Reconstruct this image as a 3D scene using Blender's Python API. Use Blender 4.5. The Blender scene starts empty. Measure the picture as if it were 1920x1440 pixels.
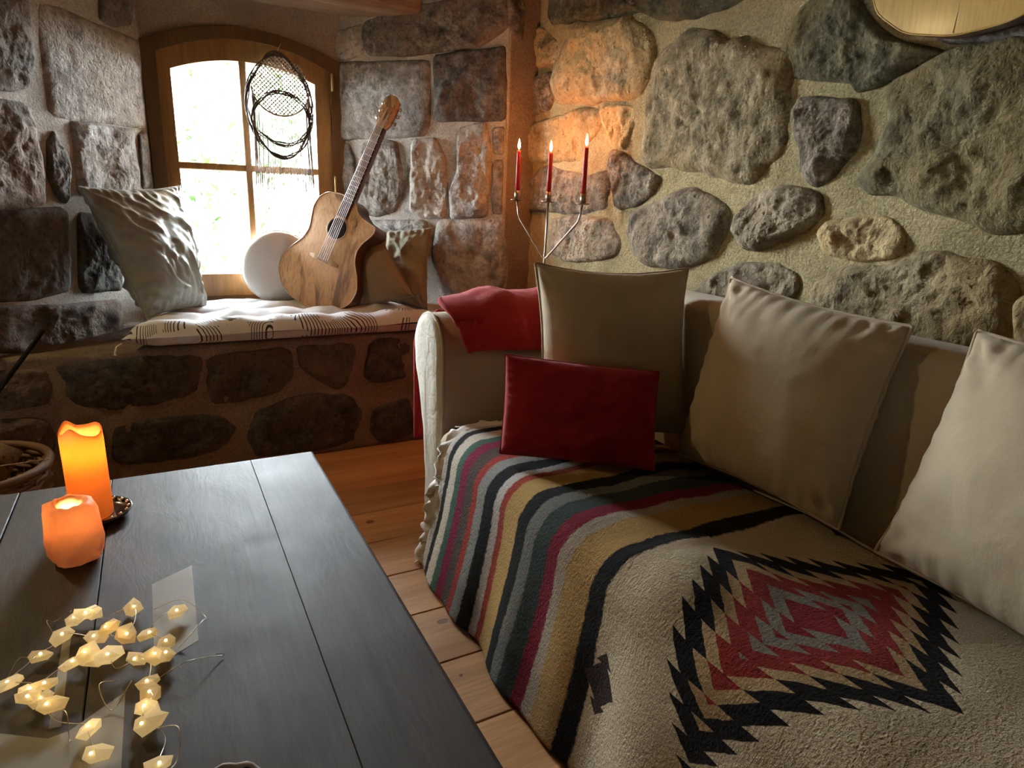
import bpy, bmesh, math, random
import numpy as np
from mathutils import Vector, Matrix, noise

SC = bpy.context.scene
COL = SC.collection
random.seed(7)

# ------------------------------------------------------------------ camera
cam_d = bpy.data.cameras.new('camera')
cam_d.sensor_width = 36.0
cam_d.lens = 1219.53 / 1920 * 36
cam_d.clip_start = 0.02
cam = bpy.data.objects.new('camera', cam_d)
COL.objects.link(cam)
_r, _u, _b = (0.882, -0.470, 0.040), (0.097, 0.263, 0.960), (-0.462, -0.843, 0.277)
m3 = Matrix((_r, _u, _b)).transposed()
cam.matrix_world = Matrix.Translation((0, 0, 1.15)) @ m3.to_quaternion().to_matrix().to_4x4()
SC.camera = cam

# ------------------------------------------------------------------ daylight and exposure
world = bpy.data.worlds.new('daylight')
SC.world = world
world.use_nodes = True
wn = world.node_tree
wn.nodes['Background'].inputs['Color'].default_value = (0.84, 0.94, 1.0, 1)
wn.nodes['Background'].inputs['Strength'].default_value = 115.0
SC.view_settings.view_transform = 'Standard'
SC.view_settings.look = 'None'
SC.view_settings.gamma = 1.0
SC.view_settings.use_curve_mapping = False
SC.view_settings.exposure = 0.55
SC.cycles.max_bounces = 7
SC.cycles.diffuse_bounces = 4
SC.cycles.glossy_bounces = 3
SC.cycles.transmission_bounces = 3
SC.cycles.transparent_max_bounces = 8
SC.cycles.caustics_reflective = False
SC.cycles.caustics_refractive = False
SC.cycles.use_adaptive_sampling = True
SC.cycles.adaptive_threshold = 0.18
SC.cycles.adaptive_min_samples = 20

def portal(loc, rot, sx, sy):
    l = bpy.data.lights.new('window_portal', 'AREA')
    l.shape = 'RECTANGLE'; l.size = sx; l.size_y = sy
    l.cycles.is_portal = True
    o = bpy.data.objects.new('window_portal', l)
    o.location = loc; o.rotation_euler = rot
    COL.objects.link(o)
portal((0.43, 3.56, 1.2), (-math.pi/2, 0, 0), 0.72, 1.06)       # the arched window
portal((-1.55, 3.38, 1.35), (-math.pi/2, 0, 0), 0.36, 0.86)       # added fill window, out of view on the left

# ------------------------------------------------------------------ node helpers
class NT:
    def __init__(s, name):
        s.m = bpy.data.materials.new(name); s.m.use_nodes = True
        s.t = s.m.node_tree; s.t.nodes.clear()
        s.out = s.t.nodes.new('ShaderNodeOutputMaterial')
    def n(s, typ, **kw):
        nd = s.t.nodes.new(typ)
        for k, v in kw.items(): setattr(nd, k, v)
        return nd
    def l(s, a, b): s.t.links.new(a, b)
    def put(s, sock, v):
        if v is None: return
        if hasattr(v, 'is_output') or isinstance(v, bpy.types.NodeSocket): s.l(v, sock)
        else:
            if isinstance(v, (tuple, list)) and len(v) == 3 and sock.type == 'RGBA': v = (*v, 1)
            sock.default_value = v
    def math(s, op, a, b=None, c=None, clamp=False):
        nd = s.n('ShaderNodeMath', operation=op); nd.use_clamp = clamp
        s.put(nd.inputs[0], a); s.put(nd.inputs[1], b)
        if c is not None: s.put(nd.inputs[2], c)
        return nd.outputs[0]
    def mix(s, f, a, b, mode='MIX'):
        nd = s.n('ShaderNodeMix', data_type='RGBA', blend_type=mode)
        s.put(nd.inputs['Factor'], f); s.put(nd.inputs[6], a); s.put(nd.inputs[7], b)
        return nd.outputs[2]
    def coord(s, scale=(1, 1, 1), kind='Object', rot=(0, 0, 0)):
        tc = s.n('ShaderNodeTexCoord'); mp = s.n('ShaderNodeMapping')
        mp.inputs['Scale'].default_value = scale; mp.inputs['Rotation'].default_value = rot
        s.l(tc.outputs[kind], mp.inputs['Vector']); return mp.outputs[0]
    def noise(s, vec, scale, detail=4, rough=0.55, dist=0.0):
        nd = s.n('ShaderNodeTexNoise'); s.l(vec, nd.inputs['Vector'])
        nd.inputs['Scale'].default_value = scale; nd.inputs['Detail'].default_value = detail
        nd.inputs['Roughness'].default_value = rough; nd.inputs['Distortion'].default_value = dist
        return nd.outputs['Fac']
    def voro(s, vec, scale, feature='F1'):
        nd = s.n('ShaderNodeTexVoronoi', feature=feature); s.l(vec, nd.inputs['Vector'])
        nd.inputs['Scale'].default_value = scale
        return nd.outputs['Distance']
    def ramp(s, f, stops, interp='LINEAR'):
        nd = s.n('ShaderNodeValToRGB'); nd.color_ramp.interpolation = interp
        e = nd.color_ramp.elements
        while len(e) < len(stops): e.new(0.5)
        for k, (p, c) in enumerate(stops): e[k].position = p; e[k].color = (*c, 1) if len(c) == 3 else c
        s.l(f, nd.inputs[0]); return nd.outputs[0]
    def bump(s, h, dist=0.01, strength=1.0, prev=None):
        nd = s.n('ShaderNodeBump'); nd.inputs['Strength'].default_value = strength
        nd.inputs['Distance'].default_value = dist; s.l(h, nd.inputs['Height'])
        if prev is not None: s.l(prev, nd.inputs['Normal'])
        return nd.outputs[0]
    def bsdf(s, color, rough=0.6, metal=0.0, normal=None, **kw):
        p = s.n('ShaderNodeBsdfPrincipled')
        s.put(p.inputs['Base Color'], color); s.put(p.inputs['Roughness'], rough)
        s.put(p.inputs['Metallic'], metal)
        if normal is not None: s.l(normal, p.inputs['Normal'])
        for k, v in kw.items(): s.put(p.inputs[k.replace('_', ' ')], v)
        return p.outputs[0]
    def done(s, shader):
        s.l(shader, s.out.inputs['Surface']); return s.m

def stone_mat(name, dark, mid, light, patch, patch_amt, bumpd=0.012):
    t = NT(name); v = t.coord()
    oi = t.n('ShaderNodeObjectInfo')
    a = t.noise(v, 18, 6, 0.72)
    c = t.ramp(a, [(0.34, dark), (0.5, mid), (0.66, light)])
    pn = t.math('ADD', t.noise(v, 3.2, 4, 0.5, 0.4), t.math('MULTIPLY', oi.outputs['Random'], 0.22))
    pf = t.ramp(pn, [(0.60 - patch_amt, (0, 0, 0)), (0.76 - patch_amt, (1, 1, 1))])
    c = t.mix(t.math('MULTIPLY', pf, 0.75), c, patch)
    c = t.mix(t.ramp(t.noise(v, 60, 4, 0.7), [(0.3, (1, 1, 1)), (0.45, (0, 0, 0))]), c, dark)
    hv = t.n('ShaderNodeHueSaturation'); t.l(c, hv.inputs['Color'])
    t.l(t.math('ADD', t.math('MULTIPLY', oi.outputs['Random'], 0.5), 0.75), hv.inputs['Value'])
    h1 = t.noise(t.coord((1, 1, .6)), 34, 6, 0.66, 0.4)
    h2 = t.math('MINIMUM', t.voro(v, 60), 0.42)
    h3 = t.math('MINIMUM', t.voro(v, 150), 0.4)
    h = t.math('ADD', h1, t.math('ADD', t.math('MULTIPLY', h2, 0.5), t.math('MULTIPLY', h3, 0.25)))
    return t.done(t.bsdf(hv.outputs[0], 0.92, normal=t.bump(h, bumpd * 0.75, 1.0), Specular_IOR_Level=0.25))

def mortar_mat(name, c1, c2, grain=0.006):
    t = NT(name); v = t.coord()
    c = t.ramp(t.noise(v, 5, 6, 0.6), [(0.3, c1), (0.7, c2)])
    c = t.mix(t.ramp(t.noise(v, 150, 3, 0.6), [(0.38, (0.6, 0.6, 0.6)), (0.6, (0, 0, 0))]), c, tuple(x * 0.6 for x in c1))
    h = t.math('ADD', t.noise(v, 130, 5, 0.65), t.math('MULTIPLY', t.noise(v, 18, 5, 0.6), 1.6))
    return t.done(t.bsdf(c, 0.95, normal=t.bump(h, grain, 1.0), Specular_IOR_Level=0.2))

def wood_mat(name, c1, c2, axis, rough=0.45, grain=22, bumpd=0.0015, coat=0.0, knots=None, vary=0.25, rscale=None, spec=0.5):
    t = NT(name)
    sc = [1.0, 1.0, 1.0]; sc[axis] = 0.07
    v = t.coord(tuple(sc))
    oi = t.n('ShaderNodeObjectInfo')
    off = t.n('ShaderNodeVectorMath', operation='ADD'); t.l(v, off.inputs[0])
    cmb = t.n('ShaderNodeCombineXYZ'); rnd = t.math('MULTIPLY', oi.outputs['Random'], 13.0)
    for k in range(3): t.l(rnd, cmb.inputs[k])
    t.l(cmb.outputs[0], off.inputs[1])
    vv = off.outputs[0]
    g = t.noise(vv, grain, 7, 0.6, 0.6)
    c = t.ramp(g, [(0.3, c1), (0.68, c2)])
    f = t.noise(vv, grain * 9, 3, 0.6)
    c = t.mix(t.ramp(f, [(0.35, (0.55, 0.55, 0.55)), (0.55, (0, 0, 0))]), c, c1)
    hv = t.n('ShaderNodeHueSaturation'); t.l(c, hv.inputs['Color'])
    t.l(t.math('ADD', t.math('MULTIPLY', oi.outputs['Random'], vary), 1 - vary / 2), hv.inputs['Value'])
    rg = rough
    if rscale:
        w = t.coord()
        rg = t.math('ADD', t.math('MULTIPLY', t.noise(w, rscale, 6, 0.65), 0.22), rough - 0.11)
    nb = t.bump(t.math('ADD', g, t.math('MULTIPLY', f, 0.4)), bumpd, 1.0)
    if rscale:
        w2 = t.coord((1, 0.35, 1))
        nb = t.bump(t.noise(w2, 14, 7, 0.62, 1.2), 0.0022, 0.7, nb)
    return t.done(t.bsdf(hv.outputs[0], rg, normal=nb, Coat_Weight=coat, Coat_Roughness=0.25, Specular_IOR_Level=spec))

def cloth_mat(name, col, rough=0.9, weave=900, bumpd=0.0006, sheen=0.2, var=0.12, soft=None, vscale=6):
    t = NT(name); v = t.coord()
    c = t.ramp(t.noise(v, vscale, 4, 0.55), [(0.3, tuple(x * (1 - var) for x in col)), (0.7, tuple(min(1, x * (1 + var)) for x in col))])
    h = t.noise(v, weave, 2, 0.5)
    nb = t.bump(h, bumpd, 0.6)
    if soft: nb = t.bump(t.noise(v, soft[0], 4, 0.55, 0.5), soft[1], 1.0, nb)
    return t.done(t.bsdf(c, rough, normal=nb, Sheen_Weight=sheen, Specular_IOR_Level=0.25))

def plain_mat(name, col, rough=0.5, metal=0.0, **kw):
    t = NT(name); v = t.coord()
    c = t.ramp(t.noise(v, 30, 3), [(0.3, tuple(x * 0.9 for x in col)), (0.7, tuple(min(1, x * 1.08) for x in col))])
    return t.done(t.bsdf(c, rough, metal, **kw))

def glow_mat(name, col, strength):
    t = NT(name); e = t.n('ShaderNodeEmission')
    e.inputs[0].default_value = (*col, 1); e.inputs[1].default_value = strength
    return t.done(e.outputs[0])

def wax_mat(name, col, trans, rough=0.4, texture=0.0):
    """Translucent wax or crystal: lets the flame inside shine through."""
    t = NT(name); v = t.coord()
    c = t.ramp(t.noise(v, 22, 5, 0.6, 0.8), [(0.25, tuple(x * (1 - texture) for x in col)), (0.75, col)])
    d = t.bsdf(c, rough, normal=t.bump(t.noise(v, 60, 5, 0.6), 0.0015 + 0.003 * texture, 0.7))
    tr = t.n('ShaderNodeBsdfTranslucent'); t.put(tr.inputs[0], c)
    mx = t.n('ShaderNodeMixShader'); mx.inputs[0].default_value = trans
    t.l(d, mx.inputs[1]); t.l(tr.outputs[0], mx.inputs[2])
    return t.done(mx.outputs[0])

M = {}
M['stone_ochre'] = stone_mat('rough_ochre_stone', (0.14, 0.11, 0.062), (0.33, 0.26, 0.15), (0.52, 0.42, 0.26), (0.42, 0.30, 0.135), 0.10, 0.016)
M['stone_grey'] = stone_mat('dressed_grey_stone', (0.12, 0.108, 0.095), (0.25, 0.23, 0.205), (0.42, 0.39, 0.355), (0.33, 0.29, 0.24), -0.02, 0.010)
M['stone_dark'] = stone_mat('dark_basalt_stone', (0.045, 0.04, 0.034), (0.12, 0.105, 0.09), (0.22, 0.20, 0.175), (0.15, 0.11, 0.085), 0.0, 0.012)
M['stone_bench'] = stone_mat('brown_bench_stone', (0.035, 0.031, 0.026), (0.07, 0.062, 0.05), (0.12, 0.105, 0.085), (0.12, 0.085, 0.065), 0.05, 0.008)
M['stone_green'] = stone_mat('greenish_stone', (0.05, 0.046, 0.028), (0.11, 0.10, 0.058), (0.20, 0.18, 0.105), (0.18, 0.135, 0.06), 0.02, 0.016)
M['stone_pumice'] = stone_mat('pitted_brown_grey_stone', (0.08, 0.065, 0.046), (0.20, 0.165, 0.118), (0.36, 0.30, 0.22), (0.30, 0.24, 0.155), 0.0, 0.020)
M['mortar_sand'] = mortar_mat('sandy_mortar', (0.42, 0.34, 0.175), (0.62, 0.51, 0.28), 0.011)
M['mortar_grey'] = mortar_mat('pale_mortar', (0.33, 0.30, 0.26), (0.48, 0.44, 0.39), 0.003)
M['mortar_brown'] = mortar_mat('brown_mortar', (0.19, 0.145, 0.105), (0.30, 0.23, 0.17), 0.003)
M['plaster'] = mortar_mat('lime_plaster', (0.30, 0.25, 0.18), (0.40, 0.33, 0.25), 0.002)
M['wall_plain'] = mortar_mat('rear_wall_plaster', (0.22, 0.19, 0.13), (0.34, 0.29, 0.20), 0.006)
M['ceiling_wood'] = wood_mat('ceiling_wood', (0.16, 0.09, 0.045), (0.32, 0.20, 0.11), 1)
M['beam_wood'] = wood_mat('old_beam_wood', (0.12, 0.06, 0.03), (0.30, 0.20, 0.125), 0, 0.6, 16, 0.006)
M['window_wood'] = wood_mat('amber_window_wood', (0.17, 0.075, 0.016), (0.32, 0.155, 0.042), 2, 0.4, 16, 0.0008, 0.2)
M['frame_wood'] = wood_mat('dark_amber_frame_wood', (0.08, 0.035, 0.009), (0.15, 0.068, 0.018), 2, 0.45, 16, 0.0008, 0.1)
M['knot'] = wood_mat('floor_knot', (0.10, 0.04, 0.015), (0.20, 0.09, 0.035), 0, 0.5, 60)
M['floor_wood'] = wood_mat('pine_floor', (0.36, 0.16, 0.055), (0.58, 0.31, 0.13), 0, 0.42, 14, 0.0008, 0.15, vary=0.35)
M['dark_gap'] = plain_mat('dark_gap', (0.02, 0.014, 0.01), 0.9)
M['table_wood'] = wood_mat('dark_table_wood', (0.022, 0.016, 0.013), (0.052, 0.040, 0.033), 1, 0.61, 20, 0.0004, 0.0, rscale=9, spec=0.52)

# ------------------------------------------------------------------ mesh helpers
def link(name, verts, faces, mat, parent=None, smooth=True, uv=None):
    me = bpy.data.meshes.new(name)
    me.from_pydata([tuple(map(float, v)) for v in verts], [], faces)
    if mat is not None: me.materials.append(M[mat] if isinstance(mat, str) else mat)
    if smooth: me.polygons.foreach_set('use_smooth', [True] * len(me.polygons))
    me.update()
    o = bpy.data.objects.new(name, me); COL.objects.link(o)
    if parent is not None:
        o.parent = parent
        o.matrix_parent_inverse = Matrix.Translation(parent.location).inverted() if parent.type == 'EMPTY' else Matrix()
    return o

def link_bm(name, bm, mat, parent=None, smooth=False):
    bmesh.ops.recalc_face_normals(bm, faces=bm.faces)
    v = [tuple(x.co) for x in bm.verts]; bm.verts.index_update()
    f = [[x.index for x in fa.verts] for fa in bm.faces]; bm.free()
    return link(name, v, f, mat, parent, smooth)

def empty(name, loc, label=None, cat=None, group=None):
    o = bpy.data.objects.new(name, None); o.location = loc; o.empty_display_size = 0.05
    COL.objects.link(o)
    if label: tag(o, label, cat, group)
    return o

def tag(o, label, cat, group=None):
    o['label'] = label; o['category'] = cat
    if group: o['group'] = group
    return o

def struct(o, label=None):
    o['kind'] = 'structure'
    if label: o['label'] = label
    return o

def box_bm(bm, lo, hi, bevel=0.0, seg=2):
    r = bmesh.ops.create_cube(bm, size=1.0)
    vs = r['verts']
    for v in vs:
        v.co = Vector([lo[k] + (v.co[k] + 0.5) * (hi[k] - lo[k]) for k in range(3)])
    if bevel > 0:
        es = list({e for v in vs for e in v.link_edges})
        bmesh.ops.bevel(bm, geom=es, offset=bevel, segments=seg, profile=0.5, affect='EDGES')

def box(name, lo, hi, mat, parent=None, bevel=0.0, seg=2, smooth=False):
    bm = bmesh.new(); box_bm(bm, lo, hi, bevel, seg)
    return link_bm(name, bm, mat, parent, smooth)

def frames(pts):
    pts = [Vector(p) for p in pts]; n = len(pts); out = []
    t0 = (pts[1] - pts[0]).normalized()
    up = Vector((0, 0, 1)) if abs(t0.z) < 0.9 else Vector((1, 0, 0))
    a = t0.cross(up).normalized()
    for i in range(n):
        t = (pts[min(i + 1, n - 1)] - pts[max(i - 1, 0)])
        if t.length < 1e-9: t = t0.copy()
        t.normalize()
        a = (a - t * a.dot(t))
        if a.length < 1e-6: a = t.orthogonal()
        a.normalize(); out.append((pts[i], a.copy(), t.cross(a)))
    return out

def tube_data(pts, rad, seg=8, closed=False, flat=1.0):
    V, F = [], []; fr = frames(pts); n = len(fr)
    for i, (p, a, b) in enumerate(fr):
        r = rad(i / max(1, n - 1)) if callable(rad) else rad
        for k in range(seg):
            t = 2 * math.pi * k / seg
            V.append(p + a * (r * math.cos(t)) + b * (r * flat * math.sin(t)))
    m = n if closed else n - 1
    for i in range(m):
        j = (i + 1) % n
        for k in range(seg):
            F.append((i * seg + k, i * seg + (k + 1) % seg, j * seg + (k + 1) % seg, j * seg + k))
    if not closed:
        F.append(tuple(range(seg))[::-1]); F.append(tuple((n - 1) * seg + k for k in range(seg)))
    return V, F

def join(datas):
    V, F = [], []
    for v, f in datas:
        o = len(V); V += list(v); F += [tuple(i + o for i in q) for q in f]
    return V, F

def tube(name, pts, rad, mat, parent=None, seg=8, closed=False, flat=1.0):
    return link(name, *tube_data(pts, rad, seg, closed, flat), mat, parent)

def lathe_data(prof, c, seg=24, wob=None):
    V, F = [], []; n = len(prof)
    for i, (r, z) in enumerate(prof):
        for k in range(seg):
            t = 2 * math.pi * k / seg
            rr = r * (wob(t, i) if wob else 1)
            V.append((c[0] + rr * math.cos(t), c[1] + rr * math.sin(t), c[2] + z))
    for i in range(n - 1):
        for k in range(seg):
            F.append((i * seg + k, i * seg + (k + 1) % seg, (i + 1) * seg + (k + 1) % seg, (i + 1) * seg + k))
    if prof[0][0] > 1e-5: F.append(tuple(range(seg))[::-1])
    if prof[-1][0] > 1e-5: F.append(tuple((n - 1) * seg + k for k in range(seg)))
    return V, F

def lathe(name, prof, c, mat, parent=None, seg=24, wob=None):
    return link(name, *lathe_data(prof, c, seg, wob), mat, parent)

def smooth_poly(poly, it=2, n=64):
    p = [np.array(q, float) for q in poly]
    cut = 0.14 if it > 1 else 0.08
    for _ in range(2):
        q = []
        for i in range(len(p)):
            a, b = p[i], p[(i + 1) % len(p)]
            q += [a * (1 - cut) + b * cut, a * cut + b * (1 - cut)]
        p = q
    p = np.array(p); d = np.linalg.norm(np.roll(p, -1, 0) - p, axis=1)
    cum = np.concatenate([[0], np.cumsum(d)]); tot = cum[-1]
    pc = np.vstack([p, p[:1]])
    s = np.linspace(0, tot, n, endpoint=False)
    return np.stack([np.interp(s, cum, pc[:, 0]), np.interp(s, cum, pc[:, 1])], 1)

def cr_spline(pts, n):
    """Catmull-Rom through open control points."""
    P = [np.array(p, float) for p in pts]; P = [2 * P[0] - P[1]] + P + [2 * P[-1] - P[-2]]
    out = []; m = len(P) - 3
    for i in range(n):
        x = i / (n - 1) * m; k = min(int(x), m - 1); t = x - k
        a, b, c, d = P[k:k + 4]
        out.append(0.5 * ((2 * b) + (c - a) * t + (2 * a - 5 * b + 4 * c - d) * t * t + (3 * b - a - 3 * c + d) * t ** 3))
    return out

# ------------------------------------------------------------------ stone walls
def stone(poly, frame, depth, rough, mat, parent, seed, soft=2, vmax=9.0):
    """One stone set in a wall: traced outline in wall metres, real relief out of the wall plane."""
    O, U, Vv, N = frame
    rnd = random.Random(seed)
    area = 0.5 * abs(sum(poly[i][0] * poly[(i + 1) % len(poly)][1] - poly[(i + 1) % len(poly)][0] * poly[i][1] for i in range(len(poly))))
    nb = 72 if area < 0.03 else 120
    K = 18 if area < 0.03 else 34
    pts = smooth_poly(poly, soft, nb)
    c = pts.mean(0); V, F = [], []
    tu, tv = (rnd.uniform(-.12, .12), rnd.uniform(-.12, .12)) if area < .08 and soft > 1 else (rnd.uniform(-.03, .03), rnd.uniform(-.03, .03))
    off = Vector((rnd.uniform(0, 50), rnd.uniform(0, 50), rnd.uniform(0, 50)))
    sz = math.sqrt(area)
    for k in range(K):
        s = 1.12 - 1.12 * (k / K) ** 1.15
        for p in pts:
            q = c + (p - c) * s
            e = max(0.0, 1 - (s / 1.12) ** (9 if soft > 1 else 13))
            w = Vector((q[0], q[1], 0)) + off
            nn = noise.fractal(w * 9, 0.75, 2.1, 7) * 0.8
            rg = abs(noise.noise(w * 5.5)) + 0.55 * abs(noise.noise(w * 13)) + 0.3 * abs(noise.noise(w * 31))
            fc = noise.voronoi(w * 7)[0]; nn += 0.6 * (fc[1] - fc[0]) - 0.2
            h = -0.03 + (depth + 0.03) * e ** 0.6 + e * e * (rough * (nn + 0.45 - 1.3 * rg) + (tu * (q[0] - c[0]) + tv * (q[1] - c[1])))
            wob = ((.09 * noise.noise(w * 6) + .06 * noise.noise(w * 15)) if soft > 1 else .02 * noise.noise(w * 9)) * min(1, s * 1.2)
            q = q + (p - c) * wob
            V.append(O + U * q[0] + Vv * min(q[1], vmax) + N * h)
    for k in range(K - 1):
        for i in range(nb):
            F.append((k * nb + i, k * nb + (i + 1) % nb, (k + 1) * nb + (i + 1) % nb, (k + 1) * nb + i))
    F.append(tuple((K - 1) * nb + i for i in range(nb)))
    if U.cross(Vv).dot(N) < 0: F = [f[::-1] for f in F]
    return link('stone', V, F, mat, parent)

def wall_sheet(name, frame, u0, u1, v0, v1, step, amp, mat, hole=None, back=0.05, seed=3.0, parent=None):
    """Mortar face of a wall as an uneven relief with a thickness behind it."""
    O, U, Vv, N = frame
    nu, nv = max(2, int((u1 - u0) / step) + 1), max(2, int((v1 - v0) / step) + 1)
    V, F = [], []
    for j in range(nv):
        for i in range(nu):
            u = u0 + (u1 - u0) * i / (nu - 1); v = v0 + (v1 - v0) * j / (nv - 1)
            w = Vector((u, v, seed))
            h = amp * (noise.fractal(w * 5, 0.9, 2.1, 5) + 0.4 * noise.noise(w * 22))
            V.append(O + U * u + Vv * v + N * h)
    flip = U.cross(Vv).dot(N) < 0
    for j in range(nv - 1):
        for i in range(nu - 1):
            if hole:
                u = u0 + (u1 - u0) * (i + .5) / (nu - 1); v = v0 + (v1 - v0) * (j + .5) / (nv - 1)
                if hole(u, v): continue
            q = (j * nu + i, j * nu + i + 1, (j + 1) * nu + i + 1, (j + 1) * nu + i)
            F.append(q[::-1] if flip else q)
    if back and not hole:                                   # closed slab
        n0 = len(V)
        for u, v in ((u0, v0), (u1, v0), (u1, v1), (u0, v1)):
            V.append(O + U * u + Vv * v - N * back)
        bq = (n0, n0 + 3, n0 + 2, n0 + 1); F.append(bq[::-1] if flip else bq)
        rims = [[i for i in range(nu)], [j * nu + nu - 1 for j in range(nv)], [(nv - 1) * nu + i for i in range(nu)][::-1], [j * nu for j in range(nv)][::-1]]
        for k, r in enumerate(rims):
            q = tuple([n0 + k] + [n0 + (k + 1) % 4] + r[::-1])
            F.append(q[::-1] if flip else q)
    return link(name, V, F, mat, parent)

VX, VY, VZ = Vector((1, 0, 0)), Vector((0, 1, 0)), Vector((0, 0, 1))
dR = Vector((0.59, -0.65, 0)).normalized(); dL = Vector((-0.59, -0.65, 0)).normalized()
FR_RIGHT = (Vector((1.6, 0, 0)), VY, VZ, Vector((-1, 0, 0)))
FR_FAR = (Vector((0, 2.8, 0)), VX, VZ, Vector((0, -1, 0)))
FR_REVR = (Vector((0.86, 3.45, 0)), dR, VZ, Vector((dR.y, -dR.x, 0)))
FR_REVL = (Vector((0.03, 3.45, 0)), dL, VZ, Vector((-dL.y, dL.x, 0)))

wall_right_stones = [
    [(2.743,2.094),(2.706,1.876),(2.533,1.841),(2.14,1.798),(2.088,1.802),(1.986,1.756),(1.806,1.726),(1.666,1.719),(1.621,1.753),(1.634,1.826)] ,
    [(2.578,1.772),(2.516,1.828),(2.17,1.792),(2.08,1.749),(2.01,1.674),(2.004,1.634),(2.052,1.559),(2.087,1.527),(2.243,1.533),(2.339,1.521),(2.609,1.559),(2.65,1.643),(2.626,1.703)] ,
    [(2.858,1.663),(2.667,1.681),(2.65,1.563),(2.668,1.523),(2.844,1.513)] ,
    [(2.861,1.889),(2.764,1.866),(2.636,1.794),(2.635,1.711),(2.844,1.717)] ,
    [(2.835,1.475),(2.633,1.49),(2.413,1.508),(2.283,1.483),(2.264,1.422),(2.342,1.372),(2.388,1.306),(2.524,1.305),(2.804,1.311),(2.853,1.396)] ,
    [(2.263,1.495),(2.171,1.502),(2.072,1.483),(2.063,1.428),(2.105,1.342),(2.158,1.339),(2.201,1.399),(2.256,1.447)] ,
    [(1.929,1.64),(1.815,1.675),(1.695,1.665),(1.62,1.616),(1.564,1.621),(1.523,1.579),(1.462,1.566),(1.412,1.553),(1.377,1.412),(1.387,1.328),(1.43,1.251),(1.494,1.232),(1.582,1.237),(1.685,1.255),(1.835,1.269),(1.952,1.295),(1.97,1.355),(1.971,1.416),(1.974,1.497),(1.955,1.559)] ,
    [(1.336,1.438),(1.256,1.428),(1.181,1.417),(1.157,1.393),(1.143,1.303),(1.168,1.278),(1.201,1.231),(1.242,1.217),(1.279,1.231),(1.298,1.301),(1.33,1.349),(1.348,1.409)] ,
    [(1.411,1.585),(1.362,1.659),(1.319,1.688),(1.208,1.664),(1.154,1.587),(1.086,1.54),(1.018,1.518),(0.974,1.5),(1.051,1.478),(1.064,1.461),(1.135,1.449),(1.172,1.447),(1.188,1.471),(1.271,1.477),(1.353,1.497),(1.393,1.523)] ,
    [(1.007,1.465),(0.95,1.496),(0.809,1.487),(0.718,1.447),(0.661,1.367),(0.63,1.251),(0.646,1.157),(0.728,1.134),(0.797,1.133),(0.9,1.16),(0.961,1.177),(1.008,1.193),(1.082,1.192),(1.117,1.222),(1.089,1.272),(1.072,1.325),(1.056,1.361),(1.068,1.418),(1.053,1.443)] ,
    [(1.021,1.677),(0.775,1.617),(0.744,1.486),(0.832,1.504),(0.951,1.515),(1.004,1.545)] ,
    [(2.192,1.334),(2.124,1.332),(2.033,1.283),(1.885,1.234),(1.915,1.184),(1.99,1.145),(2.106,1.116),(2.153,1.201),(2.197,1.267)] ,
    [(2.831,1.228),(2.67,1.29),(2.325,1.242),(2.231,1.261),(2.198,1.201),(2.198,1.119),(2.362,1.098),(2.468,1.087),(2.833,1.09)] ,
    [(2.616,1.051),(2.384,1.08),(2.181,1.074),(2.1,1.001),(2.116,0.942),(2.233,0.911),(2.474,0.88),(2.592,0.916)] ,
    [(2.016,1.106),(1.891,1.142),(1.736,1.199),(1.615,1.167),(1.555,1.125),(1.555,1.047),(1.601,0.987),(1.701,0.942),(1.896,0.93),(1.98,0.971),(2.04,1.046)] ,
    [(1.49,1.127),(1.424,1.184),(1.356,1.202),(1.278,1.2),(1.235,1.18),(1.22,1.138),(1.259,1.101),(1.319,1.064),(1.395,1.028),(1.457,1.03),(1.503,1.083)] ,
    [(1.205,1.09),(1.179,1.122),(1.1,1.137),(1.023,1.137),(0.982,1.11),(0.965,1.074),(0.985,1.04),(1.081,1.024),(1.178,1.035)] ,
    [(1.19,0.944),(1.108,1.007),(1.006,1.012),(0.928,1.058),(0.868,1.064),(0.788,1.045),(0.747,1.026),(0.726,1.003),(0.714,0.937),(0.711,0.867),(0.771,0.828),(0.886,0.787),(1.012,0.826),(1.192,0.849)] ,
    [(1.654,0.844),(1.589,0.916),(1.489,0.968),(1.347,0.984),(1.269,0.962),(1.262,0.922),(1.306,0.868),(1.43,0.823),(1.576,0.797)] ,
    [(0.709,0.984),(0.638,1.011),(0.567,0.985),(0.544,0.905),(0.588,0.85),(0.677,0.863)] ,
]
strip_stones = [
    [(1.429,2.078),(1.522,2.095),(1.523,1.821),(1.453,1.822)] ,
]
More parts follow.
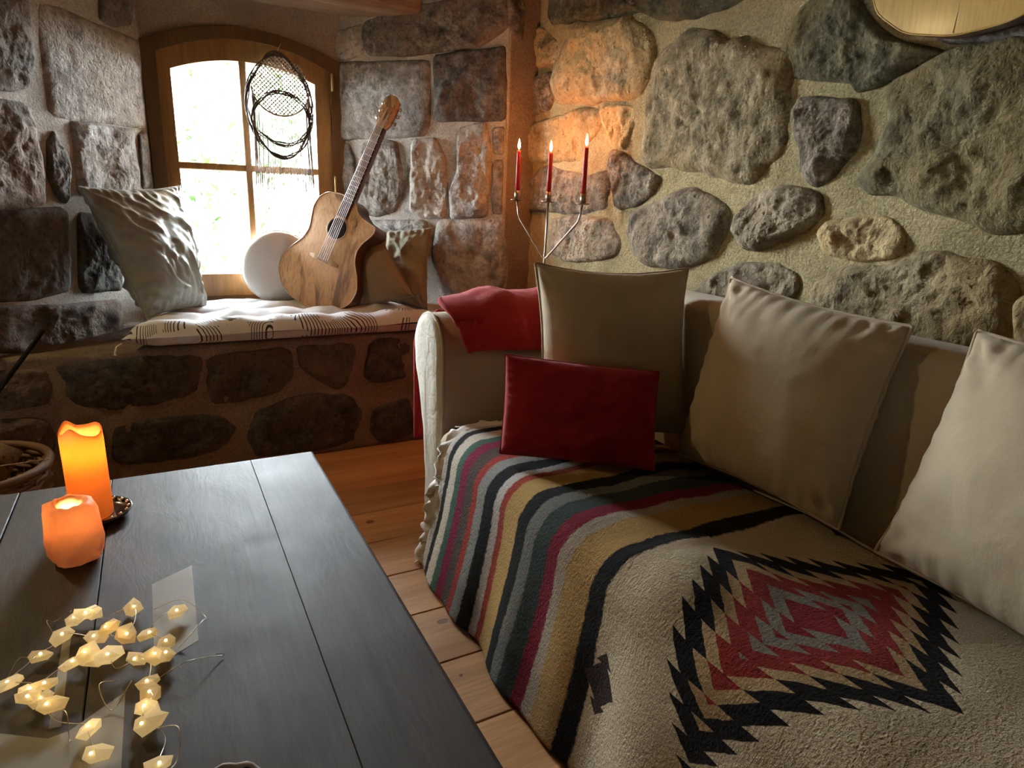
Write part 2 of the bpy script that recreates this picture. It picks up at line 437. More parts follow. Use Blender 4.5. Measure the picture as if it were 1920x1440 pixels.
rev_r_stones = [
    [(0.169,1.907),(0.365,1.953),(0.605,1.974),(0.832,2.004),(0.85,1.858),(0.738,1.788),(0.555,1.772),(0.364,1.759),(0.194,1.77),(0.161,1.817)] ,
    [(-0.008,1.868),(0.14,1.897),(0.145,1.771),(0.047,1.746),(-0.018,1.752)] ,
    [(-0.019,1.729),(0.475,1.727),(0.483,1.65),(0.476,1.463),(0.448,1.414),(-0.024,1.394)] ,
    [(0.521,1.748),(0.682,1.761),(0.85,1.774),(0.861,1.644),(0.862,1.485),(0.523,1.48)] ,
    [(0.134,1.361),(0.216,1.385),(0.316,1.366),(0.341,1.247),(0.34,1.134),(0.303,1.062),(0.209,1.034),(0.117,1.046),(0.113,1.241)] ,
    [(0.402,1.38),(0.524,1.388),(0.575,1.308),(0.588,1.144),(0.572,1.044),(0.44,1.037),(0.393,1.073)] ,
    [(0.641,1.432),(0.772,1.455),(0.803,1.366),(0.804,1.188),(0.784,1.061),(0.615,1.046),(0.605,1.159),(0.645,1.255)] ,
    [(0.817,1.444),(0.868,1.449),(0.87,1.33),(0.818,1.334)] ,
    [(0.821,1.301),(0.869,1.307),(0.873,1.07),(0.824,1.068)] ,
    [(-0.022,1.359),(0.049,1.365),(0.081,1.291),(0.081,1.086),(0.039,1.071),(-0.028,1.212)] ,
    [(0.55,1.02),(0.863,1.04),(0.882,0.823),(0.869,0.668),(0.569,0.641),(0.514,0.848)] ,
    [(0.147,1.0),(0.478,1.021),(0.478,0.846),(0.174,0.826)] ,
]
rev_l_stones = [
    [(0.473,1.734),(0.391,1.743),(0.214,1.725),(0.028,1.711),(0.031,1.597),(0.038,1.455),(0.041,1.378),(0.218,1.376),(0.448,1.371),(0.48,1.393),(0.482,1.506)] ,
    [(0.404,1.351),(0.24,1.355),(0.115,1.351),(0.104,1.234),(0.11,1.117),(0.283,1.088),(0.408,1.097),(0.405,1.216)] ,
    [(0.082,1.339),(0.033,1.352),(0.03,1.125),(0.092,1.12)] ,
    [(0.184,1.937),(0.011,1.988),(0.046,1.777),(0.143,1.747),(0.208,1.758)] ,
    [(0.709,1.781),(0.509,1.84),(0.522,1.655),(0.533,1.533),(0.566,1.463),(0.629,1.439),(0.772,1.441)] ,
    [(0.785,1.375),(0.675,1.39),(0.586,1.385),(0.563,1.329),(0.559,1.146),(0.574,1.062),(0.674,1.043),(0.847,1.044)] ,
    [(0.522,1.271),(0.487,1.311),(0.442,1.233),(0.452,1.149),(0.476,1.062),(0.506,1.07),(0.538,1.146)] ,
    [(0.85,1.025),(0.49,1.033),(0.517,0.733),(0.678,0.713),(0.903,0.745)] ,
    [(0.908,0.718),(0.551,0.671),(0.292,0.656),(0.308,0.477),(0.625,0.51),(0.937,0.564)] ,
    [(0.434,1.016),(0.258,0.992),(0.262,0.702),(0.471,0.717)] ,
]
bench_stones = [
    [(-0.361,0.489),(-0.173,0.505),(0.108,0.495),(0.104,0.358),(0.023,0.313),(-0.09,0.293),(-0.298,0.309),(-0.349,0.372)] ,
    [(0.131,0.493),(0.455,0.494),(0.457,0.36),(0.395,0.309),(0.215,0.275),(0.129,0.285)] ,
    [(0.481,0.499),(0.725,0.503),(0.733,0.442),(0.691,0.318),(0.643,0.298),(0.546,0.351),(0.495,0.413)] ,
    [(0.802,0.508),(0.989,0.52),(0.999,0.308),(0.778,0.319)] ,
    [(1.057,0.521),(1.26,0.527),(1.27,0.309),(1.044,0.303)] ,
    [(0.314,0.245),(0.497,0.279),(0.718,0.255),(0.755,0.161),(0.712,0.031),(0.503,0.021),(0.291,0.029),(0.265,0.155)] ,
    [(0.815,0.185),(0.988,0.225),(1.009,0.034),(0.832,0.011),(0.783,0.097)] ,
    [(-0.21,0.231),(-0.091,0.249),(0.139,0.238),(0.216,0.174),(0.168,0.085),(-0.015,0.055),(-0.218,0.077)] ,
    [(-0.62,0.483),(-0.398,0.483),(-0.385,0.4),(-0.409,0.341),(-0.642,0.339)] ,
    [(-0.646,0.31),(-0.422,0.302),(-0.403,0.194),(-0.441,0.092),(-0.676,0.111)] ,
    [(-0.372,0.274),(-0.245,0.236),(-0.254,0.082),(-0.399,0.085)] ,
]


# right wall
wall_right = struct(wall_sheet('wall_right', FR_RIGHT, -2.18, 2.86, 0, 2.4, 0.02, 0.008, 'mortar_sand', back=0.12))
kinds = {0: 'stone_green', 8: 'stone_green', 9: 'stone_green', 10: 'stone_dark', 13: 'stone_pumice', 11: 'stone_pumice', 12: 'stone_pumice', 14: 'stone_pumice', 15: 'stone_pumice', 18: 'stone_pumice', 2: 'stone_pumice', 7: 'stone_pumice'}
for i, p in enumerate(wall_right_stones):
    big = i in (5 + 1, 9, 17)
    dep = [.04, .045, .03, .018, .035, .03, .05, .045, .045, .05, .03, .035, .03, .035, .05, .05, .035, .035, .045, .03][i]
    stone(p, FR_RIGHT, dep * .85, 0.020, kinds.get(i, 'stone_ochre'), wall_right, 100 + i)
# the wall goes on beside and below what the photograph shows
rr = random.Random(5); cnt = 0
for (y0, z0, w, h) in [(-.1, 1.55, .5, .3), (-.05, 1.1, .45, .35), (.1, .75, .35, .25), (-.65, 1.45, .45, .4), (-.6, .95, .42, .36), (.25, .35, .5, .3), (-.5, .4, .55, .35),
                       (.95, .35, .45, .3), (1.5, .35, .4, .35), (1.95, .45, .42, .3), (2.45, .5, .25, .3), (2.4, .1, .3, .28), (.2, 2.0, .6, .3), (1.0, 2.0, .5, .28), (1.7, 2.05, .5, .25), (-1.2, 1.3, .45, .5), (-1.25, .6, .45, .45), (.45, 1.78, .4, .16), (.42, 1.48, .18, .2), (.40, 1.0, .16, .16), (-.75, 1.95, .6, .3)]:
    poly = [(y0 + w * (0.5 + 0.5 * math.cos(a) * rr.uniform(.8, 1.05)), z0 + h * (0.5 + 0.5 * math.sin(a) * rr.uniform(.85, 1.05))) for a in np.linspace(0, 2 * math.pi, 10, endpoint=False)]
    stone(poly, FR_RIGHT, .035, .02, ('stone_ochre', 'stone_green', 'stone_grey')[cnt % 3], wall_right, 300 + cnt); cnt += 1

# far wall: strip beside the niche, parapet of the window seat, part left of the niche
wall_far = struct(wall_sheet('wall_far', FR_FAR, 1.45, 1.62, 0, 2.4, 0.02, 0.006, 'mortar_brown', back=0.5))
for i, p in enumerate(strip_stones): stone(p, FR_FAR, .012, .012, 'stone_dark', wall_far, 400 + i)
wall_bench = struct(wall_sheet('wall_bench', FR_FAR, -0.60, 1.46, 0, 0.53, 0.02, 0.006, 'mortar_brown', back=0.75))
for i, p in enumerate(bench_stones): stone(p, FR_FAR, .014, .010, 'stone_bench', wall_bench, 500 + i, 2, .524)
wall_far2 = struct(wall_sheet('wall_far_left', FR_FAR, -2.6, -0.55, 0, 2.4, 0.05, 0.008, 'mortar_brown', hole=lambda u, v: -1.74 < u < -1.36 and .90 < v < 1.80))
for i, (x0, z0, w, h) in enumerate([(-.95, .1, .3, .35), (-1.0, .6, .35, .3), (-.9, 1.0, .3, .35), (-1.05, 1.45, .4, .3), (-1.6, .2, .5, .4), (-2.4, .6, .35, .5), (-2.4, 1.3, .35, .4), (-1.7, 1.9, .5, .3)]):
    poly = [(x0 + w * (0.5 + 0.5 * math.cos(a) * rr.uniform(.85, 1.05)), z0 + h * (0.5 + 0.5 * math.sin(a) * rr.uniform(.85, 1.05))) for a in np.linspace(0, 2 * math.pi, 9, endpoint=False)]
    stone(poly, FR_FAR, .02, .015, 'stone_bench', wall_far2, 550 + i)
# thick jambs of the added fill window
for nm, lo, hi in (('jamb', (-1.97, 2.8, .80), (-1.73, 3.4, 1.90)), ('jamb', (-1.37, 2.8, .80), (-1.13, 3.4, 1.90)), ('sill', (-1.97, 2.8, .80), (-1.13, 3.4, .92)), ('lintel', (-1.97, 2.8, 1.78), (-1.13, 3.4, 1.90))):
    box(nm, lo, hi, 'plaster', wall_far2)
wall_revr = struct(wall_sheet('wall_reveal_right', FR_REVR, -0.06, 0.885, 0.5, 2.4, 0.018, 0.0035, 'mortar_grey', back=0.1, seed=9))
for i, p in enumerate(rev_r_stones):
    stone(p, FR_REVR, [.024, .016, .018, .022, .024, .024, .026, .014, .014, .014, .016, .016][i], [.018, .01, .006, .016, .012, .014, .018, .01, .01, .008, .01, .01][i], 'stone_dark' if i in (0, 3) else 'stone_grey', wall_revr, 600 + i, 1)
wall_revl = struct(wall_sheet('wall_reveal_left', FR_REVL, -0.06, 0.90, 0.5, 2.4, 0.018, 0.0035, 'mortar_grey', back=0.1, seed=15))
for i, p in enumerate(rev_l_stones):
    stone(p, FR_REVL, [.016, .02, .012, .018, .022, .025, .024, .018, .018, .018][i], [.004, .010, .005, .012, .014, .016, .016, .012, .012, .012][i], 'stone_bench' if i > 6 else ('stone_dark' if i in (3, 4, 5, 6) else 'stone_grey'), wall_revl, 700 + i, 1)  # lowest stones get a darker stone colour in place of the pillow's shade

# plaster above the arched window, soffit beam and lintel
def arch_z(x, base, rise, x0=0.03, x1=0.86):
    t = (x - (x0 + x1) / 2) / ((x1 - x0) / 2)
    return base + rise * (1 - t * t)
V, F = [], []
xs = np.linspace(-0.1, 1.0, 45)
for x in xs:
    for (y, z) in ((3.44, arch_z(min(max(x, .03), .86), 1.715, .1) if .03 <= x <= .86 else 1.70), (3.42, 2.4), (3.60, 2.4), (3.60, arch_z(min(max(x, .03), .86), 1.715, .1) if .03 <= x <= .86 else 1.70)):
        V.append((x, y + 0.006 * noise.noise(Vector((x * 9, z * 9, 1))), z))
for i in range(len(xs) - 1):
    for k in range(4): F.append((i * 4 + k, i * 4 + (k + 1) % 4, i * 4 + 4 + (k + 1) % 4, i * 4 + 4 + k))
F += [(0, 3, 2, 1), tuple(len(V) - 4 + k for k in range(4))]
struct(link('wall_above_window', V, F, 'plaster', smooth=False))
# soffit of the niche: sloping plaster and an old wooden lintel
link_s = link('ceiling_niche', [(-.75, 2.8, 2.16), (1.6, 2.8, 2.16), (1.1, 3.46, 1.93), (-.25, 3.46, 1.93), (-.75, 2.8, 2.3), (1.6, 2.8, 2.3), (1.1, 3.46, 2.3), (-.25, 3.46, 2.3)],
              [(0, 1, 2, 3), (4, 7, 6, 5), (0, 4, 5, 1), (1, 5, 6, 2), (2, 6, 7, 3), (3, 7, 4, 0)], 'plaster', smooth=False)
struct(link_s)
bm = bmesh.new(); box_bm(bm, (-0.3, 3.10, 1.925), (1.16, 3.36, 2.10), 0.02, 3)
bmesh.ops.subdivide_edges(bm, edges=[e for e in bm.edges if abs(e.verts[0].co.x - e.verts[1].co.x) > .5], cuts=40)
for v in bm.verts:
    v.co.z += 0.012 * noise.noise(Vector((v.co.x * 3, v.co.y * 9, 4))); v.co.y += 0.015 * noise.noise(Vector((v.co.x * 4, v.co.z * 9, 8)))
struct(link_bm('trim_lintel', bm, 'beam_wood', None, True), 'weathered wooden lintel beam over the window niche')

# floor of wide pine boards, ceiling, rear and left walls
floor = struct(box('floor', (-2.6, -2.1, -0.08), (1.7, 2.9, -0.02), 'dark_gap'))
y = 2.162 + 3 * 0.2165
rb = random.Random(3)
while y > -2.0:
    x0, x1 = -2.55, 1.68
    joint = rb.uniform(-1.6, -.5)
    for a, b in ((x0, joint - .001), (joint + .001, x1)):
        box('floor_board', (a, y - .2165 + .0018, -0.02), (b, y - .0018, 0.0), 'floor_wood', floor, 0.0018, 1)
    y -= 0.2165
for k, (x, y, a, b) in enumerate(((.606, 1.452, .017, .010), (.585, 2.09, .015, .012), (.566, 1.234, .005, .004))):
    n = 18; kv = [(x + a * math.cos(2 * math.pi * i / n), y + b * math.sin(2 * math.pi * i / n), .0003 + .0002 * j) for j in (0, 1) for i in range(n)]
    link('knot', kv, [tuple(range(n, 2 * n))] + [(i, (i + 1) % n, n + (i + 1) % n, n + i) for i in range(n)], 'knot', floor, False)
struct(box('ceiling', (-2.65, -2.1, 2.4), (1.75, 3.6, 2.5), 'ceiling_wood'))
struct(box('wall_left', (-2.7, -2.1, 0), (-2.6, 2.9, 2.4), 'wall_plain'))
struct(box('wall_back', (-2.7, -2.2, 0), (1.75, -2.1, 2.4), 'wall_plain'))

# ------------------------------------------------------------------ the arched window
M['glass'] = None
t = NT('window_glass')
tr = t.n('ShaderNodeBsdfTransparent'); gl = t.n('ShaderNodeBsdfGlossy'); gl.inputs['Roughness'].default_value = 0.02
mx = t.n('ShaderNodeMixShader'); mx.inputs[0].default_value = 0.05
t.l(tr.outputs[0], mx.inputs[1]); t.l(gl.outputs[0], mx.inputs[2]); M['glass'] = t.done(mx.outputs[0])

def arch_ring(name, xo0, xo1, zo0, so, ro, xi0, xi1, zi0, si, ri, y0, y1, mat, parent):
    """Rectangular frame with a segmental arched head (outer and inner outline), extruded y0..y1."""
    def outline(x0, x1, zb, s, r, n=25):
        p = [(x0, zb)]
        p += [(x, arch_z(x, s, r, x0, x1)) for x in np.linspace(x0, x1, n)]
        p += [(x1, zb)]
        return p
    a, b = outline(xo0, xo1, zo0, so, ro), outline(xi0, xi1, zi0, si, ri)
    n = len(a); V = []
    for (x, z) in a: V.append((x, y0, z))
    for (x, z) in b: V.append((x, y0, z))
    for (x, z) in a: V.append((x, y1, z))
    for (x, z) in b: V.append((x, y1, z))
    F = []
    for i in range(n):
        j = (i + 1) % n
        F += [(i, j, n + j, n + i), (2 * n + i, 3 * n + i, 3 * n + j, 2 * n + j), (i, 2 * n + i, 2 * n + j, j), (n + i, n + j, 3 * n + j, 3 * n + i)]
    bm = bmesh.new(); vs = [bm.verts.new(v) for v in V]
    for f in F: bm.faces.new([vs[k] for k in f])
    return link_bm(name, bm, mat, parent)
win = struct(empty('window_1', (0.43, 3.5, 0.58)), 'small arched wooden casement window with four panes')
arch_ring('window_frame', .02, .875, .575, 1.725, .10, .075, .815, .63, 1.685, .09, 3.425, 3.55, 'frame_wood', win)
sash = arch_ring('sash', .066, .824, .620, 1.695, .098, .128, .742, .735, 1.625, .062, 3.44, 3.51, 'window_wood', win)
box('muntin_upright', (.408, 3.447, .72), (.440, 3.50, 1.70), 'window_wood', sash, .004, 1)
box('muntin_bar', (.12, 3.450, 1.211), (.410, 3.498, 1.241), 'window_wood', sash, .004, 1)
box('muntin_bar', (.438, 3.450, 1.211), (.75, 3.498, 1.241), 'window_wood', sash, .004, 1)
for (x0, x1, z0, z1) in ((.12, .415, .73, 1.216), (.433, .75, .73, 1.216), (.12, .415, 1.233, 1.68), (.433, .75, 1.233, 1.68)):
    box('pane', (x0, 3.474, z0), (x1, 3.477, z1), 'glass', sash)
M['steel'] = plain_mat('brushed_steel', (0.55, 0.53, 0.5), 0.3, 1.0)
M['brass'] = plain_mat('dull_brass', (0.45, 0.33, 0.16), 0.35, 1.0)
for z in (.84, 1.13, 1.60):
    lathe('hinge', [(0, 0), (.006, .002), (.006, .075), (.004, .08), (0, .082)], (.822, 3.422, z), 'brass', win, 10)
box('window_board', (.0, 3.37, .545), (.89, 3.47, .582), 'window_wood', win, .006)
# fill window added out of view on the left, in its deep opening
win2 = struct(empty('fill_window', (-1.55, 3.3, .8)), 'unseen wooden fill window added in the far wall left of the picture')
for lo, hi in (((-1.74, 3.28, .91), (-1.71, 3.36, 1.79)), ((-1.39, 3.28, .91), (-1.36, 3.36, 1.79)), ((-1.72, 3.28, .91), (-1.38, 3.36, .95)), ((-1.72, 3.28, 1.75), (-1.38, 3.36, 1.79)), ((-1.56, 3.29, .94), (-1.54, 3.35, 1.76))):
    box('frame_bar', lo, hi, 'window_wood', win2, .004, 1)
box('pane', (-1.72, 3.31, .94), (-1.38, 3.313, 1.76), 'glass', win2)

# ------------------------------------------------------------------ fabrics and other materials
M['linen'] = cloth_mat('beige_linen', (0.46, 0.37, 0.25), 0.9, 700, 0.0006, 0.15, 0.06, (7, 0.006))
M['sofa_cloth'] = cloth_mat('beige_sofa_cotton', (0.44, 0.37, 0.265), 0.9, 700, 0.0006, 0.1, 0.06, (6, 0.004))
M['panel_cloth'] = cloth_mat('pale_arm_panel_cotton', (0.60, 0.58, 0.49), 0.9, 700, 0.0006, 0.1, 0.05, (22, 0.006))
M['red_cloth'] = cloth_mat('dark_red_cotton', (0.33, 0.012, 0.020), 0.92, 600, 0.0008, 0.1, 0.08)
M['red_fleece'] = cloth_mat('red_fleece', (0.36, 0.018, 0.020), 0.95, 320, 0.0016, 0.08, 0.12, (9, 0.006))
M['satin'] = cloth_mat('grey_green_satin', (0.20, 0.20, 0.155), 0.40, 900, 0.0003, 0.1, 0.06)
M['olive'] = cloth_mat('olive_cotton', (0.22, 0.195, 0.125), 0.8, 700, 0.0006, 0.15, 0.08, (12, 0.008))
M['brown_cloth'] = cloth_mat('tan_cotton', (0.22, 0.165, 0.10), 0.8, 700, 0.0006, 0.15, 0.08, (10, 0.004))
M['white_cloth'] = cloth_mat('white_cotton', (0.72, 0.71, 0.68), 0.92, 700, 0.0006, 0.1, 0.03)
M['fringe'] = cloth_mat('white_fringe', (0.62, 0.58, 0.55), 0.95, 400, 0.001, 0.2, 0.1)

def mattress_mat():
    t = NT('white_mattress_with_black_strokes'); v = t.coord(kind='UV')
    sx = t.n('ShaderNodeSeparateXYZ'); t.l(v, sx.inputs[0]); U, W = sx.outputs[0], sx.outputs[1]
    big = t.noise(v, 3.0, 1, 0.4)
    d = t.math('ADD', t.math('MULTIPLY', U, 55.0), t.math('MULTIPLY', t.math('MULTIPLY', t.math('SUBTRACT', big, 0.5), W), 190.0))
    line = t.math('LESS_THAN', t.math('ABSOLUTE', t.math('SUBTRACT', t.math('FRACT', d), 0.5)), 0.15)
    brk = t.math('GREATER_THAN', t.noise(v, 9.0, 2, 0.5), 0.47)
    band = t.math('GREATER_THAN', t.noise(t.coord((1.0, 3.2, 1), 'UV'), 5.0, 1, 0.4), 0.45)
    f = t.math('MULTIPLY', t.math('MULTIPLY', line, brk), band)
    f = t.math('MULTIPLY', f, t.math('LESS_THAN', W, t.math('ADD', 0.31, t.math('MULTIPLY', big, 0.07))))
    c = t.mix(f, (0.56, 0.58, 0.61), (0.03, 0.028, 0.03))
    vv = t.coord()
    nb = t.bump(t.noise(vv, 700, 2, 0.5), 0.0005, 0.5)
    return t.done(t.bsdf(c, 0.92, normal=nb, Sheen_Weight=0.1, Specular_IOR_Level=0.2))
M['mattress'] = mattress_mat()

STRIPES = [(1.74, (0.50, 0.46, 0.40)), (1.675, (0.012, 0.012, 0.012)), (1.645, (0.62, 0.56, 0.46)), (1.60, (0.06, 0.13, 0.10)), (1.568, (0.26, 0.02, 0.07)), (1.53, (0.10, 0.075, 0.065)),
           (1.485, (0.38, 0.05, 0.035)), (1.455, (0.30, 0.31, 0.29)), (1.415, (0.010, 0.010, 0.011)), (1.365, (0.52, 0.49, 0.45)), (1.335, (0.33, 0.05, 0.03)), (1.308, (0.46, 0.29, 0.10)),
           (1.235, (0.010, 0.011, 0.011)), (1.19, (0.19, 0.19, 0.17)), (1.15, (0.038, 0.055, 0.048)), (1.095, (0.21, 0.015, 0.035)), (1.055, (0.40, 0.33, 0.25)), (1.02, (0.44, 0.27, 0.10)),
           (0.935, (0.009, 0.009, 0.010)), (0.885, (0.60, 0.49, 0.33))]
def blanket_mat():
    t = NT('woven_striped_blanket'); v = t.coord(kind='UV')
    wv = t.noise(v, 45, 2, 0.5)
    sx = t.n('ShaderNodeSeparateXYZ'); t.l(v, sx.inputs[0])
    U = t.math('ADD', sx.outputs[0], t.math('MULTIPLY', t.math('SUBTRACT', wv, 0.5), 0.012)); W = sx.outputs[1]
    fz = t.noise(t.coord((1, .25, 1), 'UV'), 380, 2, 0.6)
    # stripes as a chain of steps (U = position along the sofa in metres, falling from the far end)
    c = None
    for k, (y, col) in enumerate(STRIPES):
        if c is None: c = t.mix(0.0, col, col); continue
        f = t.math('MULTIPLY', t.math('SUBTRACT', y, t.math('ADD', U, t.math('MULTIPLY', t.math('SUBTRACT', fz, 0.5), 0.014))), 200.0, clamp=True)
        c = t.mix(f, c, col)
    saw_n = 0.043
    def motif(cx, cy, a, b, amp):
        dx = t.math('DIVIDE', t.math('SUBTRACT', W, cx), a); dy = t.math('DIVIDE', t.math('SUBTRACT', U, cy), b)
        m = t.math('ADD', t.math('ABSOLUTE', dx), t.math('ABSOLUTE', dy))
        sw = t.math('FRACT', t.math('DIVIDE', t.math('ABSOLUTE', t.math('SUBTRACT', W, cx)), saw_n))
        return t.math('ADD', m, t.math('MULTIPLY', t.math('SUBTRACT', sw, 0.5), amp))
    m = motif(0.945, 0.598, 0.385, 0.218, 0.16)
    def below(x, th): return t.math('MULTIPLY', t.math('SUBTRACT', th, x), 90.0, clamp=True)
    for th, col in ((1.06, (0.010, 0.010, 0.011)), (0.82, (0.46, 0.31, 0.16)), (0.66, (0.27, 0.030, 0.026)), (0.42, (0.22, 0.20, 0.16)), (0.23, (0.22, 0.018, 0.022))):
        c = t.mix(below(m, th), c, col)
    c = t.mix(below(motif(0.515, 0.85, 0.075, 0.045, 0.35), 1.0), c, (0.045, 0.028, 0.024))
    c = t.mix(below(motif(1.325, 0.79, 0.07, 0.05, 0.35), 1.0), c, (0.16, 0.016, 0.02))
    c = t.mix(below(motif(0.79, 0.24, 0.10, 0.06, 0.35), 1.0), c, (0.20, 0.13, 0.08))
    # the weave itself: speckled yarn and nubbly surface
    sp = t.noise(v, 420, 3, 0.7)
    c = t.mix(t.ramp(sp, [(0.38, (0.8, 0.8, 0.8)), (0.54, (0, 0, 0))]), c, t.mix(0.5, c, (0, 0, 0)))
    c = t.mix(t.ramp(sp, [(0.60, (0, 0, 0)), (0.8, (0.06, 0.06, 0.06))]), c, (0.55, 0.5, 0.42))
    h = t.math('ADD', t.noise(t.coord((1.6, 1, 1), 'UV'), 120, 4, 0.6), t.math('MULTIPLY', t.noise(v, 60, 3, 0.6), 0.6))
    return t.done(t.bsdf(c, 0.95, normal=t.bump(h, 0.0080, 1.0), Sheen_Weight=0.03, Specular_IOR_Level=0.1))
M['blanket'] = blanket_mat()

# ------------------------------------------------------------------ sofa
sofa = empty('sofa', (1.1, .8, 0), 'beige cotton slipcovered sofa along the rough stone wall', 'sofa')
def rounded(name, lo, hi, mat, parent, bev, seg=5, lean=0.0, cuts=0):
    bm = bmesh.new(); box_bm(bm, lo, hi, bev, seg)
    for v in bm.verts: v.co.x += lean * (v.co.z - lo[2])
    return link_bm(name, bm, mat, parent, True)
rounded('seat_base', (.74, -.52, .05), (1.50, 1.86, .30), 'sofa_cloth', sofa, .03)
rounded('seat_cushion', (.735, -.50, .28), (1.32, 1.84, .425), 'sofa_cloth', sofa, .05)
rounded('backrest', (1.28, -.62, .10), (1.44, 1.90, .885), 'sofa_cloth', sofa, .035, 4, 0.10)
def arm(y_in, sgn):
    # cross-section in (y, z): straight inner face, outer face flaring out towards a rolled top
    prof = [(0, .05), (0, .40), (.0, .62), (.005, .70), (.035, .752), (.085, .775), (.14, .772), (.20, .74), (.232, .68), (.225, .60), (.19, .50), (.155, .40), (.13, .28), (.12, .05)]
    prof = [tuple(p) for p in cr_spline(prof, 44)]
    V, F = [], []; xs = [.762, .775, 1.1, 1.44, 1.455]; sc = [.93, 1, 1, 1, .93]
    for x, s in zip(xs, sc):
        for (a, z) in prof: V.append((x, y_in + sgn * (.1 + (a - .1) * s), .4 + (z - .4) * (s if z > .4 else 1)))
    n = len(prof)
    for i in range(len(xs) - 1):
        for k in range(n): F.append((i * n + k, i * n + (k + 1) % n, (i + 1) * n + (k + 1) % n, (i + 1) * n + k))
    F += [tuple(range(n)), tuple((len(xs) - 1) * n + k for k in range(n))]
    bm = bmesh.new(); vs = [bm.verts.new(v) for v in V]
    for f in F: bm.faces.new([vs[k] for k in f])
    a = link_bm('armrest', bm, 'sofa_cloth', sofa, True)
    # slightly padded front panel with a piped seam round it
    P, F2 = [], []
    ring = smooth_poly([(q[0], q[1]) for q in prof], 1, 60); c = np.array([.105, .5])
    for k, (s, dx) in enumerate(((1.0, 0), (.97, -.010), (.80, -.015), (.45, -.017), (.1, -.017))):
        for q in ring:
            g = np.array([c[0] + (q[0] - c[0]) * s, c[1] + (q[1] - c[1]) * (1 - (1 - s) * .55)])
            P.append((.764 + dx + .003 * noise.noise(Vector((g[0] * 30, g[1] * 14, 2))), y_in + sgn * g[0], g[1]))
    for k in range(4):
        for i in range(60): F2.append((k * 60 + i, k * 60 + (i + 1) % 60, (k + 1) * 60 + (i + 1) % 60, (k + 1) * 60 + i))
    F2.append(tuple(240 + i for i in range(60)))
    bm = bmesh.new(); vs = [bm.verts.new(v) for v in P]
    for f in F2: bm.faces.new([vs[k] for k in f])
    pn = link_bm('arm_front_panel', bm, 'panel_cloth', a, True); pn['label'] = 'pale front panel of the arm'
    tube('piping', [(.762, y_in + sgn * q[0], q[1]) for q in ring], .0045, 'panel_cloth', a, 6, True)
arm(1.852, 1); arm(-.53, -1)
M['dark_wood'] = wood_mat('dark_wood', (0.03, 0.018, 0.01), (0.08, 0.045, 0.025), 2)
for x in (.80, 1.42):
    for y in (-.6, 1.9): lathe('foot', [(0, 0), (.02, 0), (.027, .055), (0, .056)], (x, y, 0), 'dark_wood', sofa, 12)

